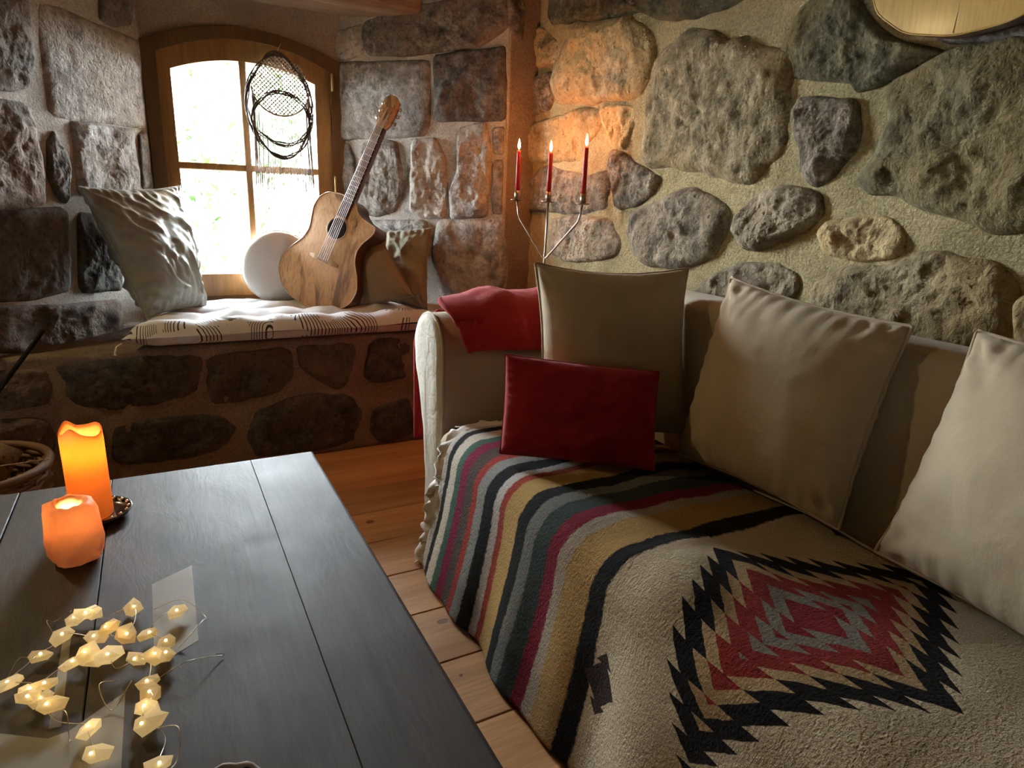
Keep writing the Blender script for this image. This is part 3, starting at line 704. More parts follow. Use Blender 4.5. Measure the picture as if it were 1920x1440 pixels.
# ------------------------------------------------------------------ striped blanket on the sofa seat
def blanket():
    prof = []                                        # (x, z, w): w = weave position in metres, equals x on the top
    for x in np.linspace(1.275, .80, 40): prof.append((x, .452 + .010 * math.sin((1.3 - x) * 5), x))
    R = .085; cx, cz = .80, .452 + .010 * math.sin(.5 * 5) - R
    for k in range(1, 15):
        a = math.pi / 2 * k / 14; prof.append((cx - R * math.sin(a), cz + R * math.cos(a), .80 - R * a))
    w0 = .80 - R * math.pi / 2; xb, zb = prof[-1][0], prof[-1][1]
    H = zb - .012
    for k in range(1, 41):
        t = k / 40; prof.append((xb - .055 * t ** 1.3, zb - H * t, w0 - H * t * 1.01))
    ys = np.linspace(1.700, -.48, 330)
    V, F, UV = [], [], []
    for j, y in enumerate(ys):
        for i, (x, z, w) in enumerate(prof):
            drop = max(0.0, (zb + .06 - z) / (H + .06)) if x < .80 else 0.0
            top = 1 - drop
            # folds of the hanging part, broad rumples of the lying part
            f = math.sin(y * 13 + .8 * math.sin(y * 5)) * .020 + math.sin(y * 29 + 2 * math.sin(y * 3 + 1)) * .010 + .02 * noise.noise(Vector((y * 6, z * 4, 3)))
            fade = min(1.0, max(0.0, (1.30 - y) / .35)) * .5 + .5
            xx = x - drop ** 0.8 * f * fade - drop * .02
            zz = z + top * (.012 * noise.noise(Vector((x * 4, y * 4, 1))) + .006 * noise.noise(Vector((x * 11, y * 11, 6))))
            if x < .98 and drop < .2:                # soft ridge where the cream field begins, above the seat front
                g = math.exp(-((y - .80) / .10) ** 2) * math.exp(-((x - .80) / .13) ** 2); zz += .022 * g
                g = math.exp(-((y - (.885 + (x - .8) * -.02)) / .02) ** 2); zz += .006 * g
            # the far end droops over the front corner
            ye = max(0.0, (y - 1.58) / .12)
            yy = y + .03 * drop * ye - .05 * (1 - ye) * 0 + .012 * noise.noise(Vector((x * 7, z * 7, 2))) * ye
            if ye > 0 and drop < .3: zz -= .012 * ye
            V.append((xx, yy, max(zz, .006))); UV.append((y + .008 * noise.noise(Vector((w * 3.3, y * 2, 8))), w))
    n = len(prof)
    for j in range(len(ys) - 1):
        for i in range(n - 1): F.append((j * n + i, j * n + i + 1, (j + 1) * n + i + 1, (j + 1) * n + i))
    o = link('blanket', V, F, 'blanket')
    uvl = o.data.uv_layers.new(name='UVMap')
    idx = np.zeros(len(o.data.loops), int); o.data.loops.foreach_get('vertex_index', idx)
    uvl.data.foreach_set('uv', np.array(UV, np.float32)[idx].ravel())
    md = o.modifiers.new('thickness', 'SOLIDIFY'); md.thickness = .006; md.offset = 1
    tag(o, 'woven blanket with colourful stripes and a serrated diamond motif spread on the sofa seat', 'blanket')
    # white fringe along the far end: knotted threads and a crumpled selvedge
    edge = [V[i] for i in range(n)]
    rib_n = 260; Vr, Fr = [], []
    for k in range(rib_n):
        q = k / (rib_n - 1) * (n - 1.001); a = int(q); p = Vector(edge[a]).lerp(Vector(edge[a + 1]), q - a)
        up = p.x > .78
        for m_ in range(5):
            f_ = m_ / 4; w_ = Vector((k * .13, m_ * .6, 5)); w2 = Vector((k * .05, m_ * .3, 9))
            d_ = Vector((-.016 * f_ * (0 if up else 1), .040 * f_, (.010 if up else .0) * f_))
            d_ += Vector((noise.noise(w_), .8 * noise.noise(w_ + Vector((7, 0, 0))), noise.noise(w_ + Vector((0, 9, 0))))) * (.018 * f_) + Vector((noise.noise(w2), 0, noise.noise(w2 + Vector((3, 3, 0))))) * (.016 * f_)
            v_ = p + d_; v_.z = max(v_.z, .458 if up else .006); v_.y = min(v_.y, 1.842 if up else 9); Vr.append(v_)
    for k in range(rib_n - 1):
        for m_ in range(4): Fr.append((k * 5 + m_, k * 5 + m_ + 1, k * 5 + m_ + 6, k * 5 + m_ + 5))
    rb_ = link('selvedge', Vr, Fr, 'fringe', o); md = rb_.modifiers.new('thickness', 'SOLIDIFY'); md.thickness = .004
    rb_['label'] = 'crumpled white fringed edge'
    ds = []
    r2 = random.Random(4)
    for k in range(110):
        i = r2.uniform(0, n - 1.01); a = int(i); p = Vector(edge[a]).lerp(Vector(edge[a + 1]), i - a)
        l = r2.uniform(.03, .06)
        e1 = p + Vector((r2.uniform(-.012, .006), l * .6, -.008)); e2 = p + Vector((r2.uniform(-.02, .008), l, -l * .9))
        if e2.z < .006: e2.z = .006
        if e1.z < .006: e1.z = .006
        if p.x > .78: e2.z = max(e2.z, .452); e1.z = max(e1.z, .455)
        ds.append(tube_data([p, e1, e2], .0022, 5))
    fr = link('fringe', *join(ds), 'fringe', o); fr['kind'] = 'stuff'
blanket()

# ------------------------------------------------------------------ cushions
def pillow(name, TL, TR, BR, BL, thick, mat, label, cat='cushion', group=None, n=48, concave=.05, pleat=.004, crumple=.004, power=.42, pipe=.0042, seed=0, flip=False, edge_droop=0.0, waves=None):
    TL, TR, BR, BL = map(Vector, (TL, TR, BR, BL))
    N = (TR - TL).cross(BL - TL).normalized()
    if flip: N = -N
    def base(u, v):
        uu = u * (1 - concave * (1 - v * v) * u * u); vv = v * (1 - concave * (1 - u * u) * v * v)
        a, b = (uu + 1) / 2, (vv + 1) / 2
        return TL.lerp(TR, a).lerp(BL.lerp(BR, a), b)
    V = []; idx = {}
    off = Vector((seed * 3.7, seed * 1.3, seed))
    g = [math.sin(math.pi / 2 * (2 * i / n - 1)) * .35 + (2 * i / n - 1) * .65 for i in range(n + 1)]
    for side in (1, -1):
        for j in range(n + 1):
            for i in range(n + 1):
                u, v = g[i], g[j]
                bord = i in (0, n) or j in (0, n)
                if bord and side == -1: idx[side, i, j] = idx[1, i, j]; continue
                eu, ev = 1 - u * u, 1 - v * v
                t = thick / 2 * (max(eu, 0) * max(ev, 0)) ** power
                du, dv = 1 - abs(u), 1 - abs(v)
                # puckers running in from the seams, creases from the corners
                p = math.sin(u * 34 + 5 * noise.noise(Vector((u * 2, v, 1)) + off)) * math.exp(-dv / .16) * min(1, dv * 18) + math.sin(v * 31 + 5 * noise.noise(Vector((u, v * 2, 7)) + off)) * math.exp(-du / .16) * min(1, du * 18)
                rr_ = math.hypot(1 - abs(u), 1 - abs(v)); an = math.atan2(1 - abs(v), 1 - abs(u) + 1e-6)
                cr = math.sin(an * 9 + seed) * math.exp(-rr_ / .35) * min(1, rr_ * 5) * min(1, min(du, dv) * 12)
                w = Vector((u * 1.6, v * 1.6, side * 3)) + off
                d = pleat * p + pleat * 1.6 * cr + crumple * (noise.fractal(w * 1.5, .9, 2, 4)) * (0 if bord else 1) * min(1, min(du, dv) * 6)
                if waves: d += waves(u, v) * min(1, min(du, dv) * 7) * (1 if side == 1 else .3)
                pos = base(u, v) + N * (side * (t + d))
                idx[side, i, j] = len(V); V.append(pos)
    F = []
    for side in (1, -1):
        for j in range(n):
            for i in range(n):
                q = (idx[side, i, j], idx[side, i + 1, j], idx[side, i + 1, j + 1], idx[side, i, j + 1])
                F.append(q if side == -1 else q[::-1])
    bm = bmesh.new(); vs = [bm.verts.new(v) for v in V]
    for f in F: bm.faces.new([vs[k] for k in f])
    o = link_bm(name, bm, mat, None, True); tag(o, label, cat, group)
    if pipe:
        rim = [idx[1, i, 0] for i in range(n)] + [idx[1, n, j] for j in range(n)] + [idx[1, n - i, n] for i in range(n)] + [idx[1, 0, n - j] for j in range(n)]
        tube('piping', [V[k] for k in rim], pipe, mat, o, 6, True)
    return o

pillow('sofa_cushion', (.946, 1.62, .971), (1.365, 1.45, .968), (1.32, 1.33, .50), (.89, 1.47, .478), .20, 'linen', 'large square beige cushion standing in the sofa corner behind the dark red one', seed=1, concave=.10, pleat=.0022)
pillow('sofa_cushion', (1.325, 1.242, .968), (1.345, .764, .927), (1.235, .765, .490), (1.215, 1.245, .485), .23, 'linen', 'middle square beige cushion leaning on the sofa back, puckered along its top', seed=2, concave=.06, pleat=.006, power=.5, flip=False)
pillow('sofa_cushion', (1.335, .640, .944), (1.30, .14, .94), (1.16, .18, .478), (1.245, .685, .478), .20, 'linen', 'beige cushion nearest the viewer, cut off by the right picture edge', seed=3, concave=.06, pleat=.006, power=.5)
pillow('red_pillow', (.805, 1.515, .739), (1.15, 1.285, .716), (1.09, 1.195, .478), (.768, 1.455, .478), .12, 'red_cloth', 'dark red rectangular pillow lying against the beige corner cushion', 'cushion', seed=4, concave=.03, pleat=.002, crumple=.006, power=.40, pipe=.0022)

# ------------------------------------------------------------------ red throw over the far arm
def throw():
    path = [(1.818, .665), (1.818, .715), (1.820, .765), (1.845, .808), (1.915, .832), (1.985, .836), (2.05, .822), (2.102, .785), (2.112, .72), (2.118, .62), (2.118, .50), (2.118, .40), (2.118, .29)]
    path = cr_spline(path, 60); V, F = [], []; nx = 44
    for j, (y, z) in enumerate(path):
        t = j / 59
        x0 = .84 - .055 * min(1, t / .3) ** .8 + .09 * max(0, min(1, (t - .36) / .2)) - .105 * max(0, min(1, (t - .60) / .12))      # front edge drawn forward over the top
        x1 = 1.26
        for i in range(nx):
            s = i / (nx - 1); x = x0 + (x1 - x0) * s
            w = Vector((x * 7, t * 5, 2))
            b = .016 * noise.fractal(w, .9, 2, 3) + .010 * math.sin(x * 26 + 3 * t) * (1 - abs(t - .35))
            ny, nz = (-1, .1) if t < .18 else ((1, .1) if t > .62 else (0, 1))
            edge = -.016 * max(0, 1 - s / .35) ** 1.5 * (1 if .1 < t < .62 else 0)
            V.append((x, y + ny * max(-.003, b) - (.0), z + nz * (max(-.004, b) + edge) + (.010 * math.sin(x * 9) if t < .05 else 0)))
    for j in range(59):
        for i in range(nx - 1): F.append((j * nx + i, j * nx + i + 1, (j + 1) * nx + i + 1, (j + 1) * nx + i))
    o = link('red_throw', V, F, 'red_fleece'); md = o.modifiers.new('thickness', 'SOLIDIFY'); md.thickness = .014; md.offset = 0
    tag(o, 'red fleece throw folded over the far sofa arm', 'throw blanket')
    hem = [Vector(V[j * nx]) for j in range(60)]
    tube('hem', hem, .009, 'red_fleece', o, 7)
throw()

# ------------------------------------------------------------------ window seat: mattress, pillows
def mattress():
    V, F, UV = [], [], []; nu, nv = 96, 44
    def pos(u, v):
        y = 2.765 + v * .61
        xl = -.15 + .20 * v; xr = 1.42 - .50 * v
        return xl + (xr - xl) * u, y
    for side in (1, 0):
        for j in range(nv + 1):
            for i in range(nu + 1):
                u, v = i / nu, j / nv; x, y = pos(u, v)
                e = (min(1, min(u, 1 - u) * 14) * min(1, min(v, 1 - v) * 8)); e = math.sqrt(max(0, 1 - (1 - e) ** 2))
                if side:
                    q = abs(math.sin(math.pi * v * 3.6 + .25 + .5 * noise.noise(Vector((x * 3, 1, 4))))) * (.75 + .25 * abs(math.sin(math.pi * u * 6)))
                    z = .578 + e * (.020 + .034 * q ** .6 + .016 * noise.noise(Vector((x * 5, y * 5, 3))) + .012 * noise.noise(Vector((x * 13, y * 13, 5)))) + .012 * noise.noise(Vector((x * 3.5, 1, 1)))
                else:
                    z = .578 - e * .044
                V.append((x, y + .012 * noise.noise(Vector((x * 6, 2, 2))) * (1 - v), z)); UV.append((x * 1.0, y - 2.5 + (0 if side else -(e * .026))))
    def ix(s, i, j): return (0 if s else (nu + 1) * (nv + 1)) + j * (nu + 1) + i
    for s in (1, 0):
        for j in range(nv):
            for i in range(nu):
                q = (ix(s, i, j), ix(s, i + 1, j), ix(s, i + 1, j + 1), ix(s, i, j + 1)); F.append(q if s else q[::-1])
    o = link('seat_mattress', V, F, 'mattress')
    uvl = o.data.uv_layers.new(name='UVMap'); idx = np.zeros(len(o.data.loops), int); o.data.loops.foreach_get('vertex_index', idx)
    uvl.data.foreach_set('uv', np.array(UV, np.float32)[idx].ravel())
    tag(o, 'long white quilted mattress with black brush strokes on the stone window seat', 'mattress')
    tube('corner_tie', [(-.148, 2.768, .562), (-.165, 2.755, .555), (-.172, 2.745, .535), (-.168, 2.742, .525), (-.176, 2.745, .530)], .004, 'white_cloth', o, 6)
mattress()

def satin_waves(u, v):
    w = 0
    for k, (a, f, p) in enumerate(((1.0, 6.5, 0), (.7, 11, 1.3), (.45, 19, 2.1))):
        q = (v * .75 - u * .6) + .35 * noise.noise(Vector((u * 1.3, v * 1.3, k * 5.0)))
        w += a * (1 - abs(math.sin(q * f + p))) ** 2
    return .030 * (w - .6)
pillow('satin_pillow', (-.236, 3.010, 1.121), (.120, 3.385, 1.136), (.172, 3.205, .615), (-.060, 2.952, .620), .20, 'satin', 'crumpled grey-green satin pillow leaning on the left side of the window niche', seed=6, n=64, concave=.07, pleat=.006, crumple=.010, power=.5, pipe=.003, waves=satin_waves)
def bent_waves(u, v):
    return .014 * (1 - abs(math.sin((u * .8 - v * .9) * 6 + 2 * noise.noise(Vector((u, v, 3)))))) ** 2 - .006
pillow('olive_pillow', (.925, 3.285, .972), (1.175, 3.015, .990), (1.115, 2.905, .612), (.905, 3.14, .605), .13, 'olive', 'olive pillow with a pinched fold behind the tan pillow on the window seat', seed=8, n=48, concave=.10, pleat=.006, crumple=.012, pipe=.003, waves=bent_waves)
pillow('tan_pillow', (.842, 3.165, .868), (.945, 3.045, .915), (1.020, 2.835, .690), (.800, 3.055, .597), .12, 'brown_cloth', 'small tan pillow tucked between the guitar and the olive pillow', seed=9, n=40, concave=.04, pleat=.002, pipe=.003)

def round_cushion():
    c = Vector((.515, 3.335, .775)); ax = Vector((-.14, -.96, .22)).normalized()
    a = ax.cross(VZ).normalized(); b = a.cross(ax); V, F = [], []; R, T, seg = .172, .062, 56
    prof = [(0, T), (.3, T * .99), (.6, T * .93), (.8, T * .80), (.93, T * .58), (1.0, T * .22), (1.0, -T * .22), (.93, -T * .58), (.8, -T * .80), (.6, -T * .93), (.3, -T * .99), (0, -T)]
    prof = cr_spline(prof, 34)
    for (r, h) in prof:
        for k in range(seg):
            t = 2 * math.pi * k / seg
            pl = .0006 * math.sin(k * math.pi * .5) * max(0, r - .15)
            V.append(c + a * (R * max(r, 0.001) * math.cos(t)) + b * (R * max(r, .001) * math.sin(t)) + ax * (h + pl))
    for i in range(len(prof) - 1):
        for k in range(seg): F.append((i * seg + k, i * seg + (k + 1) % seg, (i + 1) * seg + (k + 1) % seg, (i + 1) * seg + k))
    bm = bmesh.new(); vs = [bm.verts.new(v) for v in V]
    for f in F: bm.faces.new([vs[k] for k in f])
    bmesh.ops.remove_doubles(bm, verts=bm.verts, dist=.0004)
    o = link_bm('round_cushion', bm, 'white_cloth', None, True)
    tag(o, 'round white cushion standing against the window behind the guitar', 'cushion')
    tube('piping', [c + a * (R * 1.0 * math.cos(t)) + b * (R * 1.0 * math.sin(t)) + ax * (T * .22) for t in np.linspace(0, 2 * math.pi, 64, endpoint=False)], .003, 'white_cloth', o, 6, True)
round_cushion()

# ------------------------------------------------------------------ guitars
def figured_wood(name, c1, c2, c3, rot, scale=9, rough=0.35, coat=0.3):
    t = NT(name); v = t.coord((1, 1, .16), 'Object', rot)
    g = t.noise(v, scale, 6, .6, 1.6)
    c = t.ramp(g, [(.36, c1), (.45, c2), (.60, c2), (.72, c3)])
    f = t.noise(t.coord((1, 1, .05), 'Object', rot), 130, 3, .6)
    c = t.mix(t.ramp(f, [(.35, (.4, .4, .4)), (.55, (0, 0, 0))]), c, c1)
    return t.done(t.bsdf(c, rough, normal=t.bump(f, .0004, .5), Coat_Weight=coat, Coat_Roughness=.2))
M['guitar_top'] = figured_wood('spalted_guitar_top', (.14, .055, .018), (.50, .27, .115), (.62, .38, .19), (0, -.42, 0), 6, .5, .05)
M['guitar_side'] = figured_wood('dark_guitar_side', (.035, .014, .008), (.085, .034, .018), (.13, .06, .03), (0, 0, 0), 7, .3)
M['fretboard'] = plain_mat('dark_fretboard', (.035, .028, .026), .6, Specular_IOR_Level=.2)
M['string'] = plain_mat('steel_string', (.80, .79, .77), .4)
M['black'] = plain_mat('black_paint', (.012, .011, .011), .8, Specular_IOR_Level=.05)
M['bridge_wood'] = plain_mat('pale_bridge_wood', (.45, .30, .18), .3)
M['spruce'] = figured_wood('golden_spruce_top', (.36, .20, .045), (.56, .36, .10), (.66, .46, .16), (0, 0, 0), 4, .35, .4)
M['seam'] = plain_mat('brown_centre_seam', (.36, .21, .06), .4)

def frame_obj(mat4):
    def put(data):
        V, F = data; return [mat4 @ Vector(v) for v in V], F
    return put

def body_data(outline, depth, bulge=.004):
    """Closed body: outline (w, t) in the face plane, h from 0 (face) to -depth (back)."""
    n = len(outline); c = outline.mean(0); top, side, back = ([], []), ([], []), ([], [])
    def cap(h, dirn):
        V, F = [], []
        for s in (1, .985, .8, .5, .15):
            for q in outline:
                g = c + (q - c) * s; V.append((g[0], g[1], h + dirn * bulge * (1 - s ** 4)))
        for k in range(4):
            for i in range(n):
                f = (k * n + i, k * n + (i + 1) % n, (k + 1) * n + (i + 1) % n, (k + 1) * n + i); F.append(f if dirn > 0 else f[::-1])
        f = tuple(4 * n + i for i in range(n)); F.append(f if dirn > 0 else f[::-1])
        return V, F
    V, F = [], []
    for h, s in ((-.001, 1.0), (-.004, 1.0), (-depth * .5, 1.0), (-depth, .99)):
        for q in outline: g = c + (q - c) * s; V.append((g[0], g[1], h))
    for k in range(3):
        for i in range(n): F.append((k * n + i, (k + 1) * n + i, (k + 1) * n + (i + 1) % n, k * n + (i + 1) % n))
    return cap(0, 1), (V, F), cap(-depth, -1)

def guitar():
    B = Vector((.590, 3.125, .620)); T = Vector((1.025, 3.075, 1.585))
    ay = (T - B).normalized(); L = (T - B).length
    n0 = Vector((-.70, -.66, .20)); az = (n0 - ay * n0.dot(ay)).normalized(); axx = ay.cross(az).normalized()
    m = Matrix.Identity(4)
    for k, vct in enumerate((axx, ay, az)):
        for r in range(3): m[r][k] = vct[r]
    m.translation = B
    P = frame_obj(m)
    root = empty('guitar', B, 'acoustic guitar with a spalted light wood top leaning in the window niche', 'guitar')
    # outline: w (to the viewer's right positive), t along the neck; cutaway on the right shoulder
    pts = [(0, 0), (.08, .008), (.145, .045), (.185, .105), (.190, .165), (.165, .225), (.130, .280), (.118, .325), (.126, .37), (.150, .415), (.160, .445), (.150, .468), (.115, .470), (.080, .478), (.050, .498), (.035, .525),
           (.0, .540), (-.05, .540), (-.105, .525), (-.135, .488), (-.142, .44), (-.132, .39), (-.120, .335), (-.132, .28), (-.165, .225), (-.190, .165), (-.185, .105), (-.145, .045), (-.08, .008)]
    out = smooth_poly([(p[0] * 1.16, p[1]) for p in pts], 2, 96)
    top, side, back = body_data(out, .115)
    link('soundboard', *P(top), 'guitar_top', root)
    link('side', *P(side), 'guitar_side', root); link('back', *P(back), 'guitar_side', root)
    tube('binding', [m @ Vector((q[0], q[1], .001)) for q in out], .0028, 'bridge_wood', root, 6, True)
    hole_c = (.0, .388)
    disc = [(hole_c[0] + .048 * math.cos(a), hole_c[1] + .048 * math.sin(a), .0052) for a in np.linspace(0, 2 * math.pi, 40, endpoint=False)]
    h = link('sound_hole', *P((disc + [(hole_c[0], hole_c[1], .0052)], [(i, (i + 1) % 40, 40) for i in range(40)])), 'black', root)
    link('rosette', *tube_data([m @ Vector((hole_c[0] + .053 * math.cos(a), hole_c[1] + .053 * math.sin(a), .0045)) for a in np.linspace(0, 2 * math.pi, 40, endpoint=False)], .003, 6, True), 'bridge_wood', root)
    def slab(name, pairs, h0, h1, mat, par=root):
        """pairs: (t, half width) stations."""
        V = []
        for (t_, w_) in pairs:
            V += [(-w_, t_, h0), (w_, t_, h0), (w_, t_, h1), (-w_, t_, h1)]
        F = []
        for i in range(len(pairs) - 1):
            for k in range(4): F.append((i * 4 + k, i * 4 + (k + 1) % 4, i * 4 + 4 + (k + 1) % 4, i * 4 + 4 + k))
        F += [(0, 3, 2, 1), tuple(len(V) - 4 + k for k in range(4))]
        bm = bmesh.new(); vs = [bm.verts.new(m @ Vector(v)) for v in V]
        for f in F: bm.faces.new([vs[k] for k in f])
        return link_bm(name, bm, mat, par)
    slab('neck', [(.50, .027), (.885, .021)], -.022, .003, 'guitar_side')
    fb = slab('fretboard', [(.444, .0265), (.885, .0215)], .003, .010, 'fretboard')
    t_ = .885
    for k in range(1, 15):
        tt = .885 - .66 * (1 - 2 ** (-k / 12.0)); ww = .0215 + (.885 - tt) / .45 * .0065
        box_pts = [m @ Vector((-ww, tt, .0105)), m @ Vector((ww, tt, .0105))]
        tube('fret', box_pts, .0011, 'string', fb, 5)
    slab('nut', [(.885, .022), (.891, .022)], .003, .013, 'bridge_wood')
    hd = slab('headstock', [(.889, .022), (.915, .034), (.98, .037), (1.02, .033), (1.038, .012)], -.016, .004, 'guitar_top')
    slab('headstock_back', [(.887, .021), (.915, .0335), (.98, .0365), (1.02, .0325), (1.036, .011)], -.024, -.016, 'guitar_side', hd)
    bridge_V, bridge_F = [], []
    for (w_, t0, t1, hh) in ((-.080, -.006, .006, .004), (-.05, -.012, .012, .010), (.05, -.012, .012, .010), (.080, -.006, .006, .004)):
        bridge_V += [(w_, .230 + t0, .003), (w_, .230 + t1, .003), (w_, .230 + t1, .003 + hh), (w_, .230 + t0, .003 + hh)]
    for i in range(3):
        for k in range(4): bridge_F.append((i * 4 + k, i * 4 + (k + 1) % 4, i * 4 + 4 + (k + 1) % 4, i * 4 + 4 + k))
    bridge_F += [(0, 1, 2, 3), (12, 15, 14, 13)]
    bm = bmesh.new(); vs = [bm.verts.new(m @ Vector(v)) for v in bridge_V]
    for f in bridge_F: bm.faces.new([vs[k] for k in f])
    br = link_bm('bridge', bm, 'bridge_wood', root)
    for k in range(6):
        w_ = (k - 2.5)
        tube('string', [m @ Vector((w_ * .0105, .232, .016)), m @ Vector((w_ * .0066, .888, .0140)), m @ Vector((w_ * .0075, .92 + .03 * (k % 3), .006))], .0017, 'string', root, 5)
        tube('bridge_pin', [m @ Vector((w_ * .0105, .224, .012)), m @ Vector((w_ * .0105, .222, .019))], .0030, 'bridge_wood', br, 8)
    for sgn in (-1, 1):
        for k in range(3):
            t2 = .925 + .034 * k
            tube('tuning_post', [m @ Vector((sgn * .022, t2, .003)), m @ Vector((sgn * .022, t2, .012))], .0035, 'steel', hd, 8)
            p0, p1 = m @ Vector((sgn * .030, t2, -.018)), m @ Vector((sgn * .052, t2, -.018))
            tube('tuning_peg', [p0, p0.lerp(p1, .5), p0.lerp(p1, .55), p1], lambda s: .003 if s < .5 else .0075, 'steel', hd, 8)
guitar()

def wall_guitar():
    C = Vector((1.512, .905, 1.508)); roll = math.radians(-4)
    ay = Vector((0, math.sin(roll), math.cos(roll))); az = Vector((-1, 0, 0)); axx = ay.cross(az)
    m = Matrix.Identity(4)
    for k, vct in enumerate((axx, ay, az)):
        for r in range(3): m[r][k] = vct[r]
    m.translation = C; P = frame_obj(m)
    root = empty('wall_guitar', C, 'golden wooden guitar body hung high on the right stone wall, cut by the top edge', 'guitar')
    pts = [(0, 0), (.11, .016), (.19, .065), (.225, .135), (.215, .205), (.175, .26), (.145, .31), (.145, .36), (.16, .41), (.15, .45), (.10, .475), (.03, .48), (-.03, .48), (-.10, .475), (-.15, .45), (-.16, .41), (-.145, .36), (-.145, .31), (-.175, .26), (-.215, .205), (-.225, .135), (-.19, .065), (-.11, .016)]
    out = smooth_poly(pts, 2, 96); top, side, back = body_data(out, .05, .006)
    link('soundboard', *P(top), 'spruce', root); link('side', *P(side), 'guitar_side', root); link('back', *P(back), 'guitar_side', root)
    tube('binding', [m @ Vector((q[0], q[1], -.0005)) for q in out], .0020, 'spruce', root, 6, True)
    tube('centre_seam', [m @ Vector((0, .006, .0012)), m @ Vector((0, .05, .0030)), m @ Vector((0, .22, .0060))], .0009, 'seam', root, 6)
    tube('bridge', [m @ Vector((-.07, .17, .010)), m @ Vector((.07, .17, .010))], .009, 'guitar_side', root, 8)
    disc = [(.045 * math.cos(a), .335 + .045 * math.sin(a), .0075) for a in np.linspace(0, 2 * math.pi, 32, endpoint=False)]
    link('sound_hole', *P((disc, [tuple(range(32))])), 'black', root)
    tube('neck', [m @ Vector((0, .42, -.004)), m @ Vector((0, .80, -.004))], .026, 'guitar_side', root, 10, flat=.5)
    tube('hanging_cord', [m @ Vector((0, .79, -.01)), m @ Vector((0, .83, -.05)), m @ Vector((0, .84, -.085))], .003, 'black', root, 6)
wall_guitar()

# ------------------------------------------------------------------ dream catcher in the window
M['willow'] = plain_mat('dark_willow_twig', (.075, .058, .045), .8)
M['cotton_cord'] = plain_mat('grey_cotton_cord', (.55, .53, .52), .9)
def dreamcatcher():
    Y = 3.375; root = empty('dream_catcher', (.57, Y, 1.72), 'twig-hoop dream catcher with knotted net and long fringe hanging in the window', 'dream catcher')
    def hoop(cx, cz, hw, hh, strands, peak, tilt, seed):
        r = random.Random(seed)
        for s in range(strands):
            ph, tw, am = r.uniform(0, 6.28), r.choice([3, 4, 5, 6]), r.uniform(.004, .012)
            pts = []
            for k in range(90):
                a = 2 * math.pi * k / 90
                x = hw * math.sin(a); z = hh * math.cos(a)
                if z > 0: x *= 1 - peak * (z / hh) ** 2
                o = am * math.sin(tw * a + ph); x += o * math.sin(a); z += o * math.cos(a)
                pts.append((cx + x * math.cos(tilt) - z * math.sin(tilt), Y + am * .8 * math.cos(tw * a + ph), cz + x * math.sin(tilt) + z * math.cos(tilt)))
            tube('twig', pts, lambda t: .0028 + .0006 * math.sin(t * 40), 'willow', root, 6, True)
    hoop(.567, 1.506, .143, .222, 6, .28, 0.03, 1)
    hoop(.574, 1.452, .128, .112, 4, 0, -.05, 2)
    # knotted net: diamond lattice of cord with a knot at every crossing
    def inside(x, z):
        return ((x - .575) / .128) ** 2 + ((z - 1.590) / .125) ** 2 < 1
    ds = []; st = .0125
    for d in (1, -1):
        for k in range(-26, 27):
            seg = []
            for j in range(-120, 121):
                q = j * .0025; x = .575 + (k * st + q) * .7071; z = 1.590 + d * (q - k * st) * .7071
                if inside(x, z): seg.append((x, Y + .002 * d * math.sin(q * 250), z))
                else:
                    if len(seg) > 3: ds.append(tube_data(seg[::2] + [seg[-1]], .0022, 4))
                    seg = []
            if len(seg) > 3: ds.append(tube_data(seg[::2] + [seg[-1]], .0022, 4))
    net = link('net', *join(ds), 'cotton_cord', root); net['kind'] = 'stuff'
    kn = []
    for i in range(-24, 25):
        for j in range(-24, 25):
            x = .575 + (i + j) * st * .7071; z = 1.590 + (i - j) * st * .7071
            if inside(x, z) and (i % 2 == 0 or j % 2 == 0): kn.append(lathe_data([(0, -.0052), (.0046, 0), (0, .0052)], (x, Y, z), 6))
    k = link('knots', *join(kn), 'cotton_cord', root); k['kind'] = 'stuff'
    arc = [(.575 + .128 * math.cos(a), Y, 1.590 + .125 * math.sin(a)) for a in np.linspace(math.pi * 1.02, math.pi * 1.98, 30)]
    tube('lower_cord', arc, .004, 'cotton_cord', root, 6)
    fr = []; r = random.Random(11)
    for k_ in range(60):
        a = math.pi * (1.04 + .92 * k_ / 59); x, z = .575 + .128 * math.cos(a), 1.590 + .125 * math.sin(a)
        zl = 1.13 + .05 * r.random() + (.05 if abs(x - .575) < .05 else 0); xe = x + (x - .575) * .06 + r.uniform(-.004, .004)
        fr.append(tube_data([(x, Y + .003, z), (x + .001 * r.uniform(-2, 2), Y, (z + zl) / 2), (xe, Y - .002, zl)], .0014, 4))
        if k_ % 2 == 0: fr.append(lathe_data([(0, -.006), (.0035, -.002), (.0035, .003), (0, .006)], (x * .4 + xe * .6, Y - .001, 1.208 + .004 * r.random()), 6))
    f = link('fringe', *join(fr), 'cotton_cord', root); f['kind'] = 'stuff'
    tube('hanging_loop', [(.567, Y, 1.725), (.575, Y + .01, 1.75), (.592, Y + .045, 1.778)], .0016, 'cotton_cord', root, 6)
    for s in range(4):
        tube('small_twig', [(.575 + .012 * s, Y + .02, 1.735 - .006 * s), (.60 + .012 * s, Y + .01, 1.715 - .01 * s), (.615 + .014 * s, Y + .005, 1.70 - .014 * s)], .003, 'willow', root, 6)
dreamcatcher()

